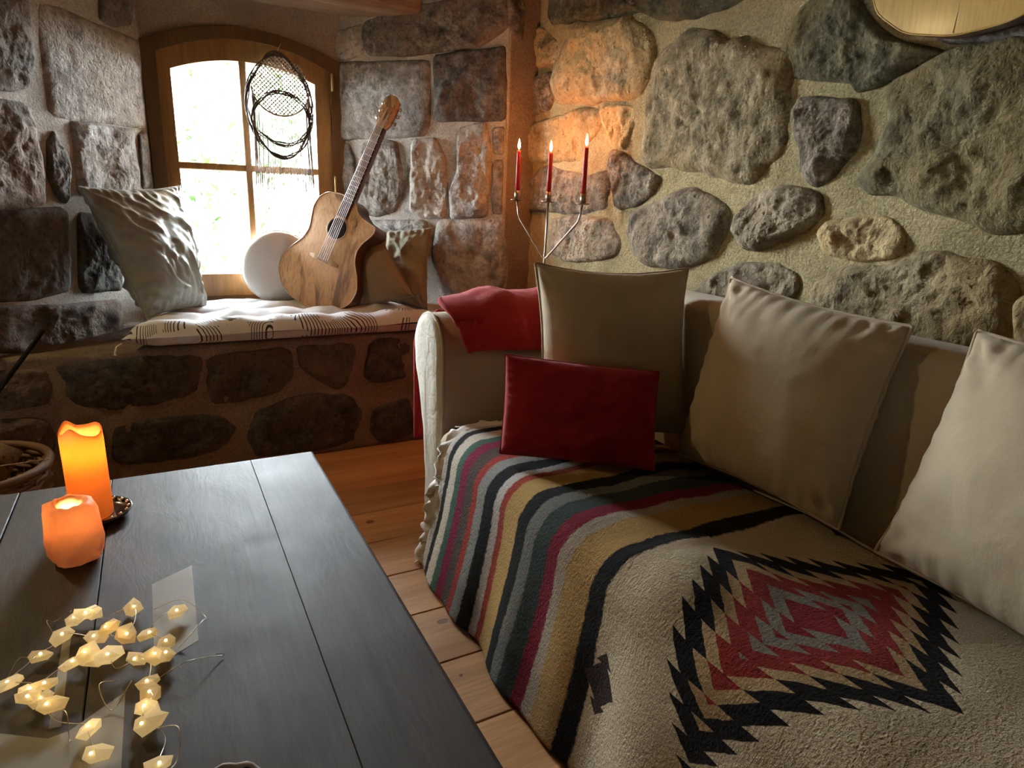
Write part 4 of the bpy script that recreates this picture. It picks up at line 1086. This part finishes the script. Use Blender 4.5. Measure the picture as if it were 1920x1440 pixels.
# ------------------------------------------------------------------ candelabra with three lit candles
M['candle_red'] = wax_mat('red_wax', (.42, .012, .012), .25, .4)
M['flame'] = glow_mat('flame', (1.0, .55, .16), 14.0)
M['flame_core'] = glow_mat('flame_core', (1.0, .62, .24), 14.0)
def warm_light(loc, power, col=(1.0, .45, .13), r=.012):
    l = bpy.data.lights.new('warm_light', 'POINT'); l.energy = power; l.color = col; l.shadow_soft_size = r
    o = bpy.data.objects.new('warm_light', l); o.location = loc; COL.objects.link(o)
    return o
M['bronze'] = plain_mat('dark_bronze', (.30, .25, .19), .35, 1.0)
C3 = [Vector((1.358, 2.50, 1.135)), Vector((1.422, 2.352, 1.133)), Vector((1.488, 2.20, 1.131))]
cand = empty('candelabra', (1.422, 2.352, 0), 'thin metal floor candelabra with three upright arms beside the room corner', 'candelabra')
J = Vector((1.418, 2.352, .900))
lathe('base', [(0, 0), (.10, 0), (.10, .006), (.07, .014), (.014, .03), (.009, .05), (0, .051)], (1.422, 2.352, 0), 'bronze', cand, 28)
tube('stem', [(1.422, 2.352, .04), (1.421, 2.352, .5), J, (1.421, 2.352, 1.0), C3[1]], .0048, 'bronze', cand, 8)
for c in (C3[0], C3[2]):
    k = Vector((c.x + (J.x - c.x) * .06, c.y + (J.y - c.y) * .06, 1.070))
    tube('arm', [J - Vector((0, 0, .035)), J + Vector((0, 0, .006)), J.lerp(k, .1), k - (k - J) * .04, k + Vector((0, 0, .012)), c], .0040, 'bronze', cand, 8)
for i, c in enumerate(C3):
    d = lathe('drip_plate', [(0, -.004), (.024, -.001), (.029, .003), (.027, .0035), (.010, .001), (0, .001)], c, 'bronze', cand, 22)
    lathe('socket', [(.0125, 0), (.0125, .040), (.0110, .040), (.0110, .003), (0, .003)], c, 'bronze', cand, 18)
for i, (c, hgt, w) in enumerate(zip(C3, (.198, .190, .212), ('leftmost', 'middle', 'rightmost'))):
    lb = {'leftmost': 'slim red candle burning on the left arm of the candelabra', 'middle': 'slim red candle burning on the middle arm, shortest of the three', 'rightmost': 'slim red candle burning on the right arm, tallest of the three'}[w]
    cd = lathe('taper_candle', [(0, .004), (.0102, .004), (.0098, hgt * .5), (.0088, hgt - .006), (.0078, hgt - .001), (.004, hgt - .004), (0, hgt - .004)], c, 'candle_red', None, 18)
    tag(cd, lb, 'candle', 'lit candles on the candelabra')
    tube('wick', [c + Vector((0, 0, hgt - .006)), c + Vector((.0005, 0, hgt + .008))], .0008, 'black', cd, 5)
    z0 = hgt + .002
    lathe('flame', [(0, z0), (.0042, z0 + .006), (.0062, z0 + .014), (.0052, z0 + .024), (.0026, z0 + .036), (0, z0 + .046)], c, 'flame_core', cd, 14)
    warm_light(c + Vector((0, 0, z0 + .03)), (3.6, .8, .8)[i], (1.0, .30, .055))

# ------------------------------------------------------------------ coffee table
table = empty('coffee_table', (-.28, 1.0, 0), 'dark stained plank coffee table in front of the sofa', 'table')
TZ = .45
seams = [-.90, -.62, -.331, -.148, .166, .3285]
for k in range(len(seams) - 1):
    a, b = seams[k], seams[k + 1]
    g = .0016 if k not in (3, 4) else .0005
    bm = bmesh.new(); box_bm(bm, (a + g, .28, TZ - .042), (b - (g if k < 4 else 0), 1.728, TZ), 0, 1)
    es = [e for e in bm.edges if min(v.co.z for v in e.verts) > TZ - .001]
    edge_b = [e for e in es if (k == 4 and min(v.co.x for v in e.verts) > b - .001)]
    rest = [e for e in es if e not in edge_b]
    bmesh.ops.bevel(bm, geom=edge_b, offset=.008, segments=3, profile=.5, affect='EDGES') if edge_b else None
    es2 = [e for e in bm.edges if e.is_valid and min(v.co.z for v in e.verts) > TZ - .0005 and max(v.co.z for v in e.verts) > TZ - .0005 and e.calc_length() > .1 and e.is_boundary is False]
    bmesh.ops.bevel(bm, geom=[e for e in es2 if abs(e.verts[0].co.y - e.verts[1].co.y) > .3 and (k < 4 or e.verts[0].co.x < b - .02)], offset=.0014 if g > .001 else .0006, segments=1, affect='EDGES')
    link_bm('plank', bm, 'table_wood', table)
for (lo, hi) in (((-.85, .34, .33), (.275, .37, .408)), ((-.85, 1.64, .33), (.275, 1.67, .408)), ((-.85, .34, .33), (-.82, 1.67, .408)), ((.245, .34, .33), (.275, 1.67, .408))):
    box('apron', lo, hi, 'table_wood', table, .003, 1)
for x in (-.86, .215):
    for y in (.33, 1.605): box('leg', (x, y, 0), (x + .07, y + .07, .405), 'table_wood', table, .005, 2)

# ------------------------------------------------------------------ pillar candle on its dish
M['pillar_wax'] = wax_mat('orange_wax', (.99, .55, .21), .62, .45)
M['dish'] = plain_mat('dark_glazed_dish', (.05, .022, .016), .2, Coat_Weight=.6)
dc = (-.168, 1.527, TZ)
dish = lathe('candle_dish', [(0, .001), (.050, .001), (.062, .008), (.068, .018), (.0655, .0185), (.058, .011), (.048, .007), (0, .007)], dc, 'dish', None, 40)
tag(dish, 'small dark dish with a beaded edge under the tall orange candle', 'dish')
M['bead'] = plain_mat('silver_bead', (.75, .70, .62), .18, 1.0)
for k in range(18):
    a = 2 * math.pi * k / 18
    lathe('bead', [(0, -.004), (.0035, -.002), (.0046, .0006), (.0035, .003), (0, .0045)], (dc[0] + .0605 * math.cos(a), dc[1] + .0605 * math.sin(a), TZ + .0165), 'bead', dish, 8)
def pillar():
    c = (dc[0] - .008, dc[1] + .002, TZ + .0075); R = .0395; seg = 64; H = .198
    def rim(t): # burnt-down, jagged rim
        return H - .006 + .009 * (abs(math.sin(1.7 * t + .5)) ** 3) + .007 * max(0, math.sin(3 * t + 1.0)) ** 2 - .012 * max(0, math.sin(t + 1.8)) ** 3
    V, F = [], []
    rings = [(0, 0, 0), (R * .97, 0, 0), (R, .004, 0), (R, .06, 0), (R * .99, .12, 0), (R * 1.0, -.02, 1), (R * .985, -.003, 1), (R * .955, 0, 1), (R * .90, -.010, 1), (R * .86, -.03, 1), (R * .82, -.06, 1), (R * .74, -.085, 1), (R * .45, -.095, 1), (0, -.097, 1)]
    for (r, z, top) in rings:
        for k in range(seg):
            t = 2 * math.pi * k / seg
            zz = (z + (rim(t) if z > -.05 else H)) if top else z
            rr_ = r * (1 + .006 * math.sin(3 * t) + .004 * math.sin(7 * t + 1))
            V.append((c[0] + rr_ * math.cos(t), c[1] + rr_ * math.sin(t), c[2] + zz))
    for i in range(len(rings) - 1):
        for k in range(seg): F.append((i * seg + k, i * seg + (k + 1) % seg, (i + 1) * seg + (k + 1) % seg, (i + 1) * seg + k))
    o = link('pillar_candle', V, F, 'pillar_wax'); tag(o, 'tall glowing orange pillar candle with a melted jagged rim on the table', 'candle')
    tube('wick', [(c[0], c[1], c[2] + H - .098), (c[0] + .001, c[1], c[2] + H - .075)], .0012, 'black', o, 6)
    z0 = H - .082
    lathe('flame', [(0, z0), (.004, z0 + .006), (.006, z0 + .014), (.005, z0 + .024), (0, z0 + .042)], c, 'flame', o, 12)
    warm_light((c[0], c[1], c[2] + H - .045), .34, (1.0, .60, .24), .016)
pillar()

# ------------------------------------------------------------------ salt rock tealight holder
M['salt'] = wax_mat('pink_orange_salt', (.99, .70, .50), .5, .5, .22)
def salt():
    c = Vector((-.190, 1.352, TZ)); bm = bmesh.new()
    V, F = [], []; seg = 40
    def sq(t, k=3.2):
        ct, st_ = math.cos(t), math.sin(t); return 1 / (abs(ct) ** k + abs(st_) ** k) ** (1 / k)
    R = .043
    rings = [(.0, 0), (.62, 0), (.88, .006), (1.0, .022), (1.03, .045), (1.0, .075), (.97, .100), (.90, .114), (.70, .120), (.52, .119), (.46, .114), (.44, .10), (.43, .070), (.40, .055), (0, .054)]
    for (r, z) in rings:
        for k in range(seg):
            t = 2 * math.pi * k / seg
            s = sq(t) if r > .5 else 1
            q = Vector((math.cos(t) * r * 3, math.sin(t) * r * 3, z * 30))
            w = 1 + (.10 * noise.noise(q * .9) + .05 * noise.noise(q * 2.3)) * (1 if r > .5 and z > .004 else 0)
            p = Vector((R * r * s * w * math.cos(t), R * r * s * w * math.sin(t), z + (.006 * noise.noise(q * 1.3) if z > .1 and r > .5 else 0)))
            p.rotate(Matrix.Rotation(.35, 3, 'Z')); V.append(c + p)
    for i in range(len(rings) - 1):
        for k in range(seg): F.append((i * seg + k, i * seg + (k + 1) % seg, (i + 1) * seg + (k + 1) % seg, (i + 1) * seg + k))
    o = link('salt_tealight_holder', V, F, 'salt', smooth=True); tag(o, 'rough block of orange salt rock glowing as a tealight holder beside the tall candle', 'candle holder')
    tl = lathe('tealight', [(0, .0545), (.0165, .0545), (.0165, .066), (.0155, .066), (.0155, .062), (0, .062)], c, 'steel', None, 20)
    tag(tl, 'small burning tealight sunk in the orange salt rock', 'candle')
    lathe('flame', [(0, .066), (.003, .070), (.0045, .077), (.003, .086), (0, .096)], c, 'flame', tl, 10)
    warm_light(c + Vector((0, 0, .092)), .5, (1.0, .50, .18), .008)
salt()

# ------------------------------------------------------------------ pale sheets imitating reflections on the table top, and string lights
t = NT('pale_reflection_film'); tr = t.n('ShaderNodeBsdfTransparent'); v = t.coord()
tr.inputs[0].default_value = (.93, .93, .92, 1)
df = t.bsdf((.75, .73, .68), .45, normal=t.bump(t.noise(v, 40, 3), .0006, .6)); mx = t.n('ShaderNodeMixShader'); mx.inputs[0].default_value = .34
t.l(tr.outputs[0], mx.inputs[1]); t.l(df, mx.inputs[2]); M['reflection_patch'] = t.done(mx.outputs[0])
def reflection_patch(pts, label, z=TZ + .0004):
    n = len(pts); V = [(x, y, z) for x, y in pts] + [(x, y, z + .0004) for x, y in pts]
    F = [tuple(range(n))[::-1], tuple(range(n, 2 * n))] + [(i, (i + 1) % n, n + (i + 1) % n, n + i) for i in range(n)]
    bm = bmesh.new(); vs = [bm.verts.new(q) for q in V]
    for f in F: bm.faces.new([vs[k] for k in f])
    tag(link_bm('reflection_sheet', bm, 'reflection_patch'), label, 'sheet', 'thin pale sheets imitating reflections on the table')
reflection_patch([(-.066, 1.202), (.001, 1.240), (-.001, 1.001), (-.063, .963)], 'upright four-sided pale sheet imitating a reflection on the table right of the string lights')
reflection_patch([(-.163, .876), (-.100, .924), (-.101, .70), (-.30, .70), (-.30, .93), (-.241, .909), (-.186, .873)], 'larger pale sheet imitating a reflection under the near end of the string lights', TZ + .0004)
reflection_patch([(-.190, 1.104), (-.179, 1.099), (-.173, .889), (-.187, .891)], 'narrow pale strip imitating a reflection under the middle of the string lights')

t = NT('resin_crystal'); v = t.coord()
oi = t.n('ShaderNodeObjectInfo')
cc = t.ramp(oi.outputs['Random'], [(0, (.95, .80, .46)), (1, (.97, .90, .72))])
d = t.bsdf(cc, .25, normal=t.bump(t.noise(v, 130, 4), .0012, .6)); tl_ = t.n('ShaderNodeBsdfTranslucent'); t.l(cc, tl_.inputs[0])
em = t.n('ShaderNodeEmission'); em.inputs[0].default_value = (1, .74, .36, 1)
t.l(t.math('ADD', t.math('MULTIPLY', oi.outputs['Random'], .10), .05), em.inputs[1])
mx = t.n('ShaderNodeMixShader'); mx.inputs[0].default_value = .5; t.l(d, mx.inputs[1]); t.l(tl_.outputs[0], mx.inputs[2])
ad = t.n('ShaderNodeAddShader'); t.l(mx.outputs[0], ad.inputs[0]); t.l(em.outputs[0], ad.inputs[1]); M['crystal'] = t.done(ad.outputs[0])
M['led'] = glow_mat('led', (1.0, .78, .34), 6.0)
M['wire'] = plain_mat('silver_wire', (.75, .68, .58), .3, 1.0)
def string_lights():
    root = empty('string_lights', (-.13, 1.0, TZ), 'string of small glowing yellow crystal lights on thin wire lying on the table', 'string lights')
    P = [(-0.172, 1.123), (-0.15, 1.128), (-0.16, 1.114), (-0.093, 1.114), (-0.186, 1.078), (-0.213, 1.043), (-0.142, 1.057), (-0.124, 1.056), (-0.101, 1.038), (-0.166, 1.002), (-0.149, 1.0), (-0.136, 1.0), (-0.121, 0.987), (-0.069, 1.03), (-0.044, 0.997), (-0.083, 0.969), (-0.062, 0.959), (-0.051, 0.967), (-0.24, 0.989), (-0.216, 0.966), (-0.194, 0.967), (-0.209, 0.936), (-0.186, 0.919), (-0.068, 0.911), (-0.067, 0.887), (-0.072, 0.862), (-0.072, 0.829), (-0.135, 0.853), (-0.127, 0.804), (-0.061, 0.754), (-.028, 1.072), (-.20, .938)]
    r = random.Random(21)
    meshes = []
    for s in range(6):                                          # six crystal shapes, faceted and irregular
        bm = bmesh.new(); bmesh.ops.create_icosphere(bm, subdivisions=1, radius=1)
        rs = random.Random(60 + s)
        for v in bm.verts:
            v.co *= rs.uniform(.82, 1.18); v.co.x *= 1.35 if v.co.x > 0 else 1.0; v.co.y *= .86; v.co.z *= .52
        V = [tuple(v.co) for v in bm.verts]; bm.verts.index_update(); F = [[q.index for q in f.verts] for f in bm.faces]; bm.free()
        me = bpy.data.meshes.new('crystal'); me.from_pydata(V, [], F); me.materials.append(M['crystal']); me.update(); meshes.append(me)
    led_me = None
    zs = []
    for i, (x, y) in enumerate(P):
        o = bpy.data.objects.new('crystal', meshes[i % 6]); COL.objects.link(o)
        z = TZ + .013 + (.010 if i in (2, 7, 10, 12, 16, 21) else 0) + r.uniform(0, .004)
        mw = Matrix.Translation((x, y, z)) @ Matrix.Rotation(r.uniform(0, 6.28), 4, 'Z') @ Matrix.Rotation(r.uniform(-.35, .35), 4, 'X') @ Matrix.Scale(r.uniform(.0150, .0195), 4)
        o.parent = root; o.matrix_parent_inverse = Matrix.Translation(root.location).inverted(); o.matrix_basis = mw
        l = lathe('led', [(0, -.0022), (.0019, -.0008), (.0019, .0012), (0, .0024)], (x + r.uniform(-.005, .005), y - .006, z + .0070), 'led', root, 6)
        zs.append(z)
    order = [0, 2, 1, 3, 8, 7, 6, 4, 5, 18, 19, 21, 22, 20, 9, 10, 11, 12, 15, 16, 17, 14, 13, 30]
    order2 = [15, 23, 24, 25, 26, 29]; order3 = [22, 31, 27, 28]
    for od in (order, order2, order3):
        ctrl = []
        for a, b in zip(od, od[1:]):
            pa, pb = P[a], P[b]; ctrl.append((pa[0], pa[1], zs[a] + .004))
            mxy = ((pa[0] + pb[0]) / 2 + r.uniform(-.016, .016), (pa[1] + pb[1]) / 2 + r.uniform(-.016, .016)); ctrl.append((*mxy, TZ + r.uniform(.004, .028)))
        ctrl.append((P[od[-1]][0], P[od[-1]][1], zs[od[-1]]))
        tube('wire', [tuple(q) for q in cr_spline(ctrl, len(ctrl) * 7)], .0006, 'wire', root, 5)
    for loop in ([(-.20, 1.10), (-.212, 1.125), (-.205, 1.145), (-.18, 1.14)], [(-.063, 1.115), (-.02, 1.10), (.012, 1.06), (.005, 1.02), (-.03, .99)], [(-.06, .93), (-.02, .93), (.03, .945), (.02, .93)], [(-.11, .95), (-.13, .93), (-.115, .89), (-.09, .92)], [(-.066, .83), (-.035, .80), (-.04, .76), (-.06, .73)], [(-.25, 1.02), (-.235, 1.04), (-.215, 1.045)], [(-.18, .92), (-.165, .89), (-.16, .855), (-.155, .835)]):
        ctrl = [(x, y, TZ + .003 + .016 * (k % 2)) for k, (x, y) in enumerate(loop)]
        tube('wire', [tuple(q) for q in cr_spline(ctrl, 26)], .0007, 'wire', root, 5)
    for k in range(9):                                          # a few warm diodes do the lighting
        i = (1, 7, 8, 10, 16, 19, 22, 25, 27)[k]
        warm_light((P[i][0], P[i][1] - .004, zs[i] + .018), .007, (1.0, .66, .25), .004)
string_lights()

# ------------------------------------------------------------------ dark green bowls at the near end of the table
M['green_glaze'] = plain_mat('dark_green_glaze', (.016, .026, .012), .18, Coat_Weight=.5)
for (x, y, r_, h_, lb) in ((-.185, .690, .045, .056, 'small dark green glazed bowl at the bottom left picture edge'), (.010, .640, .045, .044, 'small dark green bowl with a pale rim at the bottom picture edge')):
    b = lathe('green_bowl', [(0, .001), (r_ * .5, .001), (r_ * .85, h_ * .35), (r_, h_ * .8), (r_ * .97, h_), (r_ * .93, h_), (r_ * .93, h_ * .8), (r_ * .8, h_ * .38), (r_ * .4, .008), (0, .008)], (x, y, TZ), 'green_glaze', None, 36)
    tag(b, lb, 'bowl', 'green bowls on the table')
    if x > 0: tube('pale_rim', [(x + r_ * .96 * math.cos(a), y + r_ * .96 * math.sin(a), TZ + h_ + .002 * math.sin(a * 9)) for a in np.linspace(0, 6.283, 40, endpoint=False)], .0032, 'fringe', b, 6, True)

# ------------------------------------------------------------------ wicker basket with firewood, leaning stick
M['wicker'] = plain_mat('brown_wicker', (.16, .09, .045), .7)
M['bark'] = stone_mat('firewood_bark', (.05, .03, .018), (.12, .075, .045), (.2, .14, .09), (.3, .2, .12), .0, .006)
M['log_end'] = wood_mat('split_log_face', (.35, .22, .12), (.52, .36, .2), 0, .7)
def basket():
    c = Vector((-.56, 2.32, 0)); root = empty('wicker_basket', c, 'brown wicker firewood basket behind the table at the left edge', 'basket')
    n = 26; H = .30
    def rad(z): return .165 + .035 * (z / H)
    for k in range(n):
        a = 2 * math.pi * k / n
        tube('upright', [(c.x + rad(z) * math.cos(a), c.y + rad(z) * math.sin(a), z) for z in (.012, H * .5, H)], .004, 'wicker', root, 5)
    for j in range(17):
        z = .016 + j * .0172
        pts = [(c.x + (rad(z) + .0055 * math.cos(math.pi * (k + j))) * math.cos(2 * math.pi * k / n), c.y + (rad(z) + .0055 * math.cos(math.pi * (k + j))) * math.sin(2 * math.pi * k / n), z) for k in range(n)]
        tube('woven_strand', pts, .0075, 'wicker', root, 6, True)
    tube('rim', [(c.x + .203 * math.cos(a), c.y + .203 * math.sin(a), H + .008) for a in np.linspace(0, 6.283, 48, endpoint=False)], .013, 'wicker', root, 8, True)
    lathe('bottom', [(0, .002), (.165, .002), (.168, .012), (0, .013)], c, 'wicker', root, 26)
    for i, (p0, p1, r_, lb) in enumerate((((-.66, 2.25, .055), (-.47, 2.40, .34), .045, 'thick split log sticking out of the wicker basket'), ((-.675, 2.40, .06), (-.66, 2.23, .345), .033, 'thinner bark-covered log crossing the thick one in the basket'))):
        a, b = Vector(p0), Vector(p1)
        lg = tube('firewood_log', [a.lerp(b, s) for s in np.linspace(0, 1, 8)], lambda t_: r_ * (1 + .05 * math.sin(t_ * 9)), 'bark', None, 12); tag(lg, lb, 'log', 'firewood in the basket')
        e = (b - a).normalized(); u = e.orthogonal().normalized(); w = e.cross(u)
        ring = [b + e * .001 + (u * math.cos(t_) + w * math.sin(t_)) * r_ * .92 for t_ in np.linspace(0, 6.283, 14, endpoint=False)]
        link('cut_face', ring, [tuple(range(14))], 'log_end', lg, False)
    st = tube('pale_stick', [(-.60, 2.245, .322), (-.48, 2.262, .325), (-.350, 2.278, .323)], lambda t_: .0035 - .0018 * t_, 'log_end', None, 6)
    tag(st, 'thin pale stick lying across the rim of the wicker basket', 'stick')
basket()
pk = tube('dark_pole', cr_spline([(-.82, 2.60, .02), (-.69, 2.63, .22), (-.54, 2.67, .42), (-.375, 2.735, .635)], 24), lambda t_: .013 - .006 * t_, 'black', None, 8)
tag(pk, 'dark bent pole leaning on the wall below the window seat at the left edge', 'pole')

# ------------------------------------------------------------------ outside: sunlit garden
t = NT('leaf'); oi = t.n('ShaderNodeObjectInfo'); v = t.coord()
cc = t.ramp(t.noise(v, 2.5, 3), [(.3, (.010, .028, .004)), (.7, (.030, .055, .012))])
d = t.bsdf(cc, .6); tl_ = t.n('ShaderNodeBsdfTranslucent'); t.l(cc, tl_.inputs[0]); mx = t.n('ShaderNodeMixShader'); mx.inputs[0].default_value = .4
t.l(d, mx.inputs[1]); t.l(tl_.outputs[0], mx.inputs[2]); M['leaf'] = t.done(mx.outputs[0])
sky_block = struct(box('skylight_blocker', (-2.4, 3.62, 1.98), (2.6, 4.75, 2.06), 'ceiling_wood'), 'unseen wooden overhang added above the window to block high sky')  # added overhang, cuts the high sky light falling on the seat
M['grass'] = plain_mat('sunlit_grass', (.034, .036, .026), .9)
V, F = [], []; nx_, ny_ = 60, 60
for j in range(ny_):
    for i in range(nx_):
        x = -16 + 36 * i / (nx_ - 1); y = 3.75 + 20 * j / (ny_ - 1); q = max(0.0, (y - 6.5) / 12)
        lat = min(1, max(0, (x + 3.6) / 1.5)) * min(1, max(0, (7.5 - x) / 1.5))  # slope flattened at both sides so low skylight reaches the room
        V.append((x, y, -.6 + 6.0 * lat * min(q, 1) ** 1.25 + .25 * noise.noise(Vector((x * .4, y * .4, 2))) * min(1, q * 3)))
for j in range(ny_ - 1):
    for i in range(nx_ - 1): F.append((j * nx_ + i, j * nx_ + i + 1, (j + 1) * nx_ + i + 1, (j + 1) * nx_ + i))
gr = struct(link('ground_outside', V, F, 'grass'), 'bright meadow slope added outside the window, its sides lowered for skylight')
def shrub(name, c, rx, ry, rz, n, size, label, seed, trunk=True):
    r = random.Random(seed); root = empty(name, (c[0], c[1], -.6), label, 'tree' if 'tree' in name else 'shrub', 'greenery outside the window')
    V, F = [], []
    for k in range(n):
        while True:
            p = Vector((r.uniform(-1, 1), r.uniform(-1, 1), r.uniform(-1, 1)))
            if .25 < p.length < 1 and noise.noise(p * 2.2 + Vector((seed, 0, 0))) > -.12: break
        p = Vector((c[0] + p.x * rx, c[1] + p.y * ry, c[2] + p.z * rz)); a = Vector((r.gauss(0, 1), r.gauss(0, 1), r.gauss(0, 1))).normalized(); b = a.orthogonal().normalized(); s = size * r.uniform(.6, 1.3)
        o = len(V); cn = a.cross(b)
        V += [p - a * s, p + b * s * .42 + cn * s * .12, p + a * s, p - b * s * .42 + cn * s * .12]; F.append((o, o + 1, o + 2, o + 3))
    fo = link('foliage', V, F, 'leaf', root, False); fo['kind'] = 'stuff'
    for k in range(4):
        x = r.uniform(-.3, .3) * rx
        tube('stem', [(c[0] + x * .3, c[1], -.6), (c[0] + x, c[1], c[2] - rz * .3), (c[0] + x * 1.6, c[1] + r.uniform(-.2, .2) * ry, c[2] + rz * .5)], .02, 'bark', root, 6)
shrub('leafy_tree', (.62, 7.6, 1.55), .75, .6, .95, 620, .075, 'leafy green tree outside, seen through the left window panes', 1)
shrub('garden_shrub', (1.65, 8.2, .35), .9, .7, .55, 500, .07, 'low sunlit green shrub outside, seen through the lower right pane', 2)
shrub('garden_shrub', (.35, 6.6, .25), .45, .5, .45, 260, .06, 'low bush outside, seen through the lower left pane', 3)
shrub('leafy_tree', (1.45, 10.5, 2.2), .8, .7, 1.0, 420, .09, 'pale distant tree outside behind the dream catcher', 4)

# ------------------------------------------------------------------ fill lamp added on the far wall, out of view on the left
M['shade'] = wax_mat('linen_lamp_shade', (.85, .72, .5), .6, .7)
lamp = empty('fill_lamp', (-1.02, 2.78, 1.80), 'unseen fill lamp with a linen shade added on the far wall left of the window niche', 'lamp')
lathe('backplate', [(0, 0), (.05, 0), (.05, .012), (0, .013)], (-1.02, 2.70, 1.74), 'brass', lamp, 20)
tube('bracket', [(-1.02, 2.79, 1.745), (-1.02, 2.70, 1.745), (-1.02, 2.66, 1.77), (-1.02, 2.66, 1.82)], .006, 'brass', lamp, 8)
lathe('shade', [(.085, .0), (.060, .15), (.058, .15), (.083, .0)], (-1.02, 2.66, 1.80), 'shade', lamp, 28)
lathe('bulb', [(0, .03), (.018, .045), (.026, .07), (.018, .095), (0, .105)], (-1.02, 2.66, 1.79), glow_mat('bulb', (1.0, .72, .38), 12.0), lamp, 14)
warm_light((-1.02, 2.60, 1.79), 26.0, (1.0, .76, .38), .04)  # added fill light for the right wall and sofa
